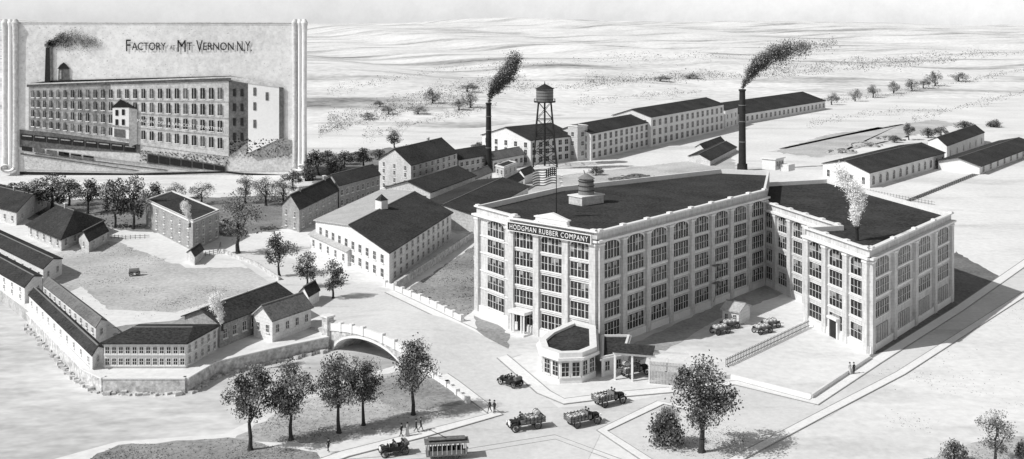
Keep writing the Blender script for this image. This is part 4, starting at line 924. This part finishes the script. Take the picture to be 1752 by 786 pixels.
# picture
random.seed(5)
mb=MB(); PM=['ink','pdark','pmid','plite','pwhite']
poly(mb,[(34,225),(392,262),(500,240),(500,292),(412,293),(230,294),(34,290)],1,3)
poly(mb,[(34,222),(240,244),(240,262),(34,252)],2,1)
for i in range(9): poly(mb,[(37+i*22,229+i*2.3),(57+i*22,231+i*2.3),(57+i*22,241+i*2.4),(37+i*22,239+i*2.4)],3,0)
for i in range(9): poly(mb,[(39+i*22,231+i*2.3),(55+i*22,232.6+i*2.3),(55+i*22,234.6+i*2.3),(39+i*22,233+i*2.3)],4,2)
for i in range(6): poly(mb,[(38+i*21,250+i*3),(56+i*21,252.5+i*3),(56+i*21,260+i*3),(38+i*21,257.5+i*3)],3,1 if i%3 else 0)
poly(mb,[(36,262),(240,292),(236,293),(36,264.5)],3,1); poly(mb,[(60,262),(290,291),(286,292.5),(60,264)],3,1)
poly(mb,[(110,262),(340,291),(336,292.5),(110,264)],3,2)
poly(mb,[(252,262),(388,284),(388,294),(252,280)],3,1)
for i in range(7): poly(mb,[(254+i*19,264+i*3.1),(271+i*19,267+i*3.1),(271+i*19,280+i*2.2),(254+i*19,277+i*2.2)],4,0)
poly(mb,[(425,262),(487,238),(500,240),(500,262),(440,275)],2,2)
TP=lambda u:148-11*(u-50)/342
BT=lambda u:222+46*(u-50)/342
cuts=[50,75,105,140,190,250,320,392]
for i,(a_,b_) in enumerate(zip(cuts[:-1],cuts[1:])):
    poly(mb,[(a_,TP(a_)),(b_,TP(b_)),(b_,BT(b_)),(a_,BT(a_))],3,2 if i<4 else 3)
poly(mb,[(47,TP(50)-5),(396,TP(392)-6),(396,TP(392)+2),(47,TP(50)+1)],5,1)
poly(mb,[(47,TP(50)-5),(396,TP(392)-6),(420,134),(480,144),(486,150),(425,142),(396,133.5),(47,TP(50)-3)],6,3)
poly(mb,[(50,TP(50)-5),(90,138),(395,130),(420,134),(396,TP(392)-6)],4,0)
nc=25
for i in range(nc):
    t0=(i/nc)**1.12; u=55+(388-55)*t0; wdt=4.3+3.6*t0
    tp,bt=TP(u),BT(u); H_=bt-tp
    for (f0,f1) in((.10,.25),(.32,.47),(.54,.69),(.77,.91)):
        poly(mb,[(u,tp+H_*f0),(u+wdt,tp+H_*f0),(u+wdt,tp+H_*f1),(u,tp+H_*f1)],5,1 if (i*7+int(f0*40))%4==0 else 0)
        poly(mb,[(u+wdt*.4,tp+H_*f0),(u+wdt*.6,tp+H_*f0),(u+wdt*.6,tp+H_*f1),(u+wdt*.4,tp+H_*f1)],5.5,2)
        poly(mb,[(u-.8,tp+H_*f1),(u+wdt+.8,tp+H_*f1),(u+wdt+.8,tp+H_*f1+1.2),(u-.8,tp+H_*f1+1.2)],6,4)
for f in(.285,.50,.73): poly(mb,[(50,TP(50)+74*f),(392,TP(392)+131*f),(392,TP(392)+131*f+1),(50,TP(50)+74*f+1)],4,2)
poly(mb,[(392,TP(392)),(425,143),(425,243),(392,268)],4,1)
for r_ in range(4):
    for c_ in range(2): u=399+c_*13; v=152+r_*25; poly(mb,[(u,v),(u+5,v),(u+5,v+13),(u,v+13)],5,0)
poly(mb,[(425,142),(478,147),(478,238),(425,262)],4,4)
for u,v in((434,150),(434,175),(434,205),(455,158)): poly(mb,[(u,v),(u+5,v),(u+5,v+14),(u,v+14)],5,1)
poly(mb,[(478,147),(486,150),(486,236),(478,238)],4,1)
poly(mb,[(194,185),(222,178),(222,238),(194,234)],7,4); poly(mb,[(222,178),(236,186),(236,246),(222,252)],7,2); poly(mb,[(192,184),(208,170),(224,178),(238,187),(222,184)],8,0)
for u,v in((199,188),(210,187),(199,204),(210,204)): poly(mb,[(u,v),(u+5,v),(u+5,v+10),(u,v+10)],8,0)
poly(mb,[(197,220),(216,222),(216,236),(197,234)],8,1); poly(mb,[(194,214),(222,217),(222,220),(194,217)],9,2)
poly(mb,[(79,78),(90,78),(91,143),(77,144)],3,0); poly(mb,[(77,75),(92,75),(92,80),(77,80)],4,1); poly(mb,[(86,80),(90,80),(91,142),(87,142)],4,1)
poly(mb,[(101,118),(118,118),(119,137),(100,138)],3,1); poly(mb,[(99,118),(104,111),(110,107),(115,111),(120,118)],4,0); poly(mb,[(103,121),(106,121),(106,135),(103,135)],4,2)
for i in range(900):
    u=random.uniform(240,500); v=262+ (u-240)*.06+random.uniform(-4,14) if u<392 else random.uniform(238,270); s=random.uniform(.6,1.8)
    poly(mb,[(u-s,v),(u,v-s*1.1),(u+s,v-s*.2),(u+s*.5,v+s*.6)],4 if u>392 else 2,random.choice((1,2,2)))
for i in range(1500):
    u=random.uniform(36,498); v=random.uniform(44,292); s=random.uniform(.4,.9)
    if v<150 or v>262:
        if v<150 and random.random()<(u/498)*.8: continue
        poly(mb,[(u-s*2,v),(u,v-s*.5),(u+s*2,v),(u,v+s*.5)],1.5,2)
part(mb,'picture',bd,PM,label='picture of a long four storey factory with railway cars')
mb=MB()
for i in range(3600):
    t_=random.random()**1.3; u=84+t_*84+random.gauss(0,2+3*t_); v=75-7*math.sin(t_*3.4)+2*math.sin(t_*19)+random.gauss(0,2+5*math.sin(t_*2.8)); s=random.uniform(.4,1.2)*(1-.4*t_)
    poly(mb,[(u-s,v),(u,v-s),(u+s,v+.2),(u,v+s)],3+random.choice((0,1,2)),random.choice((1,1,2,0) if t_<.5 else (2,2,1)))
part(mb,'picture_smoke',bd,PM)
def word(s,u0,u1,v,hh):
    tm=text_mesh(s,(u1-u0)*k,hh*k); tm.materials.append(M['ink']); part(tm,'lettering',bd,loc=S((u0+u1)/2,v,2))
word('F',216,224,88,20); word('ACTORY',226,284,86,13); word('AT',291,300,85,7); word('M',304,318,89,20); word('T',320,329,86,13); word('V',336,347,89,20); word('ERNON',348,400,86,13); word('N.Y.',406,431,88,17)
tm=text_mesh('MACKINTOSH & RAINCOAT DEPARTMENT',150*k,5.0*k,.02)
for v_ in tm.vertices: v_.co.z-= v_.co.x*0.10
tm.materials.append(M['pwhite']); part(tm,'lettering',bd,loc=S(311,216,7))
# =====================================================  LIGHT, SKY, CAMERA
el=math.radians(43); az=Vector((-0.93,-0.37)).normalized(); sd=Vector((az.x*math.cos(el),az.y*math.cos(el),math.sin(el)))
sun=bpy.data.lights.new('sun','SUN'); sun.energy=4.0; sun.angle=math.radians(.5); sun.color=(1,.995,.985)
so=bpy.data.objects.new('sun',sun); COL.objects.link(so); so.rotation_euler=sd.to_track_quat('Z','Y').to_euler()
w=bpy.data.worlds.new('World'); scene.world=w; w.use_nodes=True; nt=w.node_tree; N=nt.nodes; Lk=nt.links; bg=N['Background']
sky=N.new('ShaderNodeTexSky'); sky.sky_type='NISHITA'; sky.sun_disc=False; sky.sun_elevation=el; sky.sun_rotation=math.atan2(sd.x,sd.y)
bw=N.new('ShaderNodeRGBToBW'); Lk.new(sky.outputs[0],bw.inputs[0])
tc=N.new('ShaderNodeTexCoord'); sp=N.new('ShaderNodeSeparateXYZ'); Lk.new(tc.outputs['Generated'],sp.inputs[0])
def mth(op,a,b):
    x=N.new('ShaderNodeMath'); x.operation=op
    for i,q in enumerate((a,b)):
        if isinstance(q,(int,float)): x.inputs[i].default_value=q
        else: Lk.new(q,x.inputs[i])
    return x.outputs[0]
hzv=mth('POWER',2.718,mth('MULTIPLY',mth('MAXIMUM',sp.outputs['Z'],0.0),-6.0))
nz=N.new('ShaderNodeTexNoise'); nz.inputs['Scale'].default_value=9; nz.inputs['Detail'].default_value=10; nz.inputs['Roughness'].default_value=.8; Lk.new(tc.outputs['Generated'],nz.inputs['Vector'])
mot=mth('ADD',mth('MULTIPLY',mth('SUBTRACT',nz.outputs['Fac'],.5),1.3),1.0)
gx=mth('ADD',1.0,mth('MULTIPLY',sp.outputs['X'],.35))
val=mth('ADD',bw.outputs[0],mth('MULTIPLY',mth('MULTIPLY',mth('MULTIPLY',hzv,3.7),mot),gx))
Lk.new(val,bg.inputs[0]); bg.inputs[1].default_value=0.12
cam=bpy.data.cameras.new('camera'); co=bpy.data.objects.new('camera',cam); COL.objects.link(co); co.location=(0,0,EYE); co.rotation_euler=(math.radians(90),0,0)
cam.sensor_width=36; cam.lens=36*FOC/1752; cam.shift_y=-(393-HOR)/1752; cam.clip_end=12000; cam.clip_start=1; scene.camera=co
scene.view_settings.view_transform='Standard'; scene.view_settings.look='None'; scene.view_settings.exposure=0
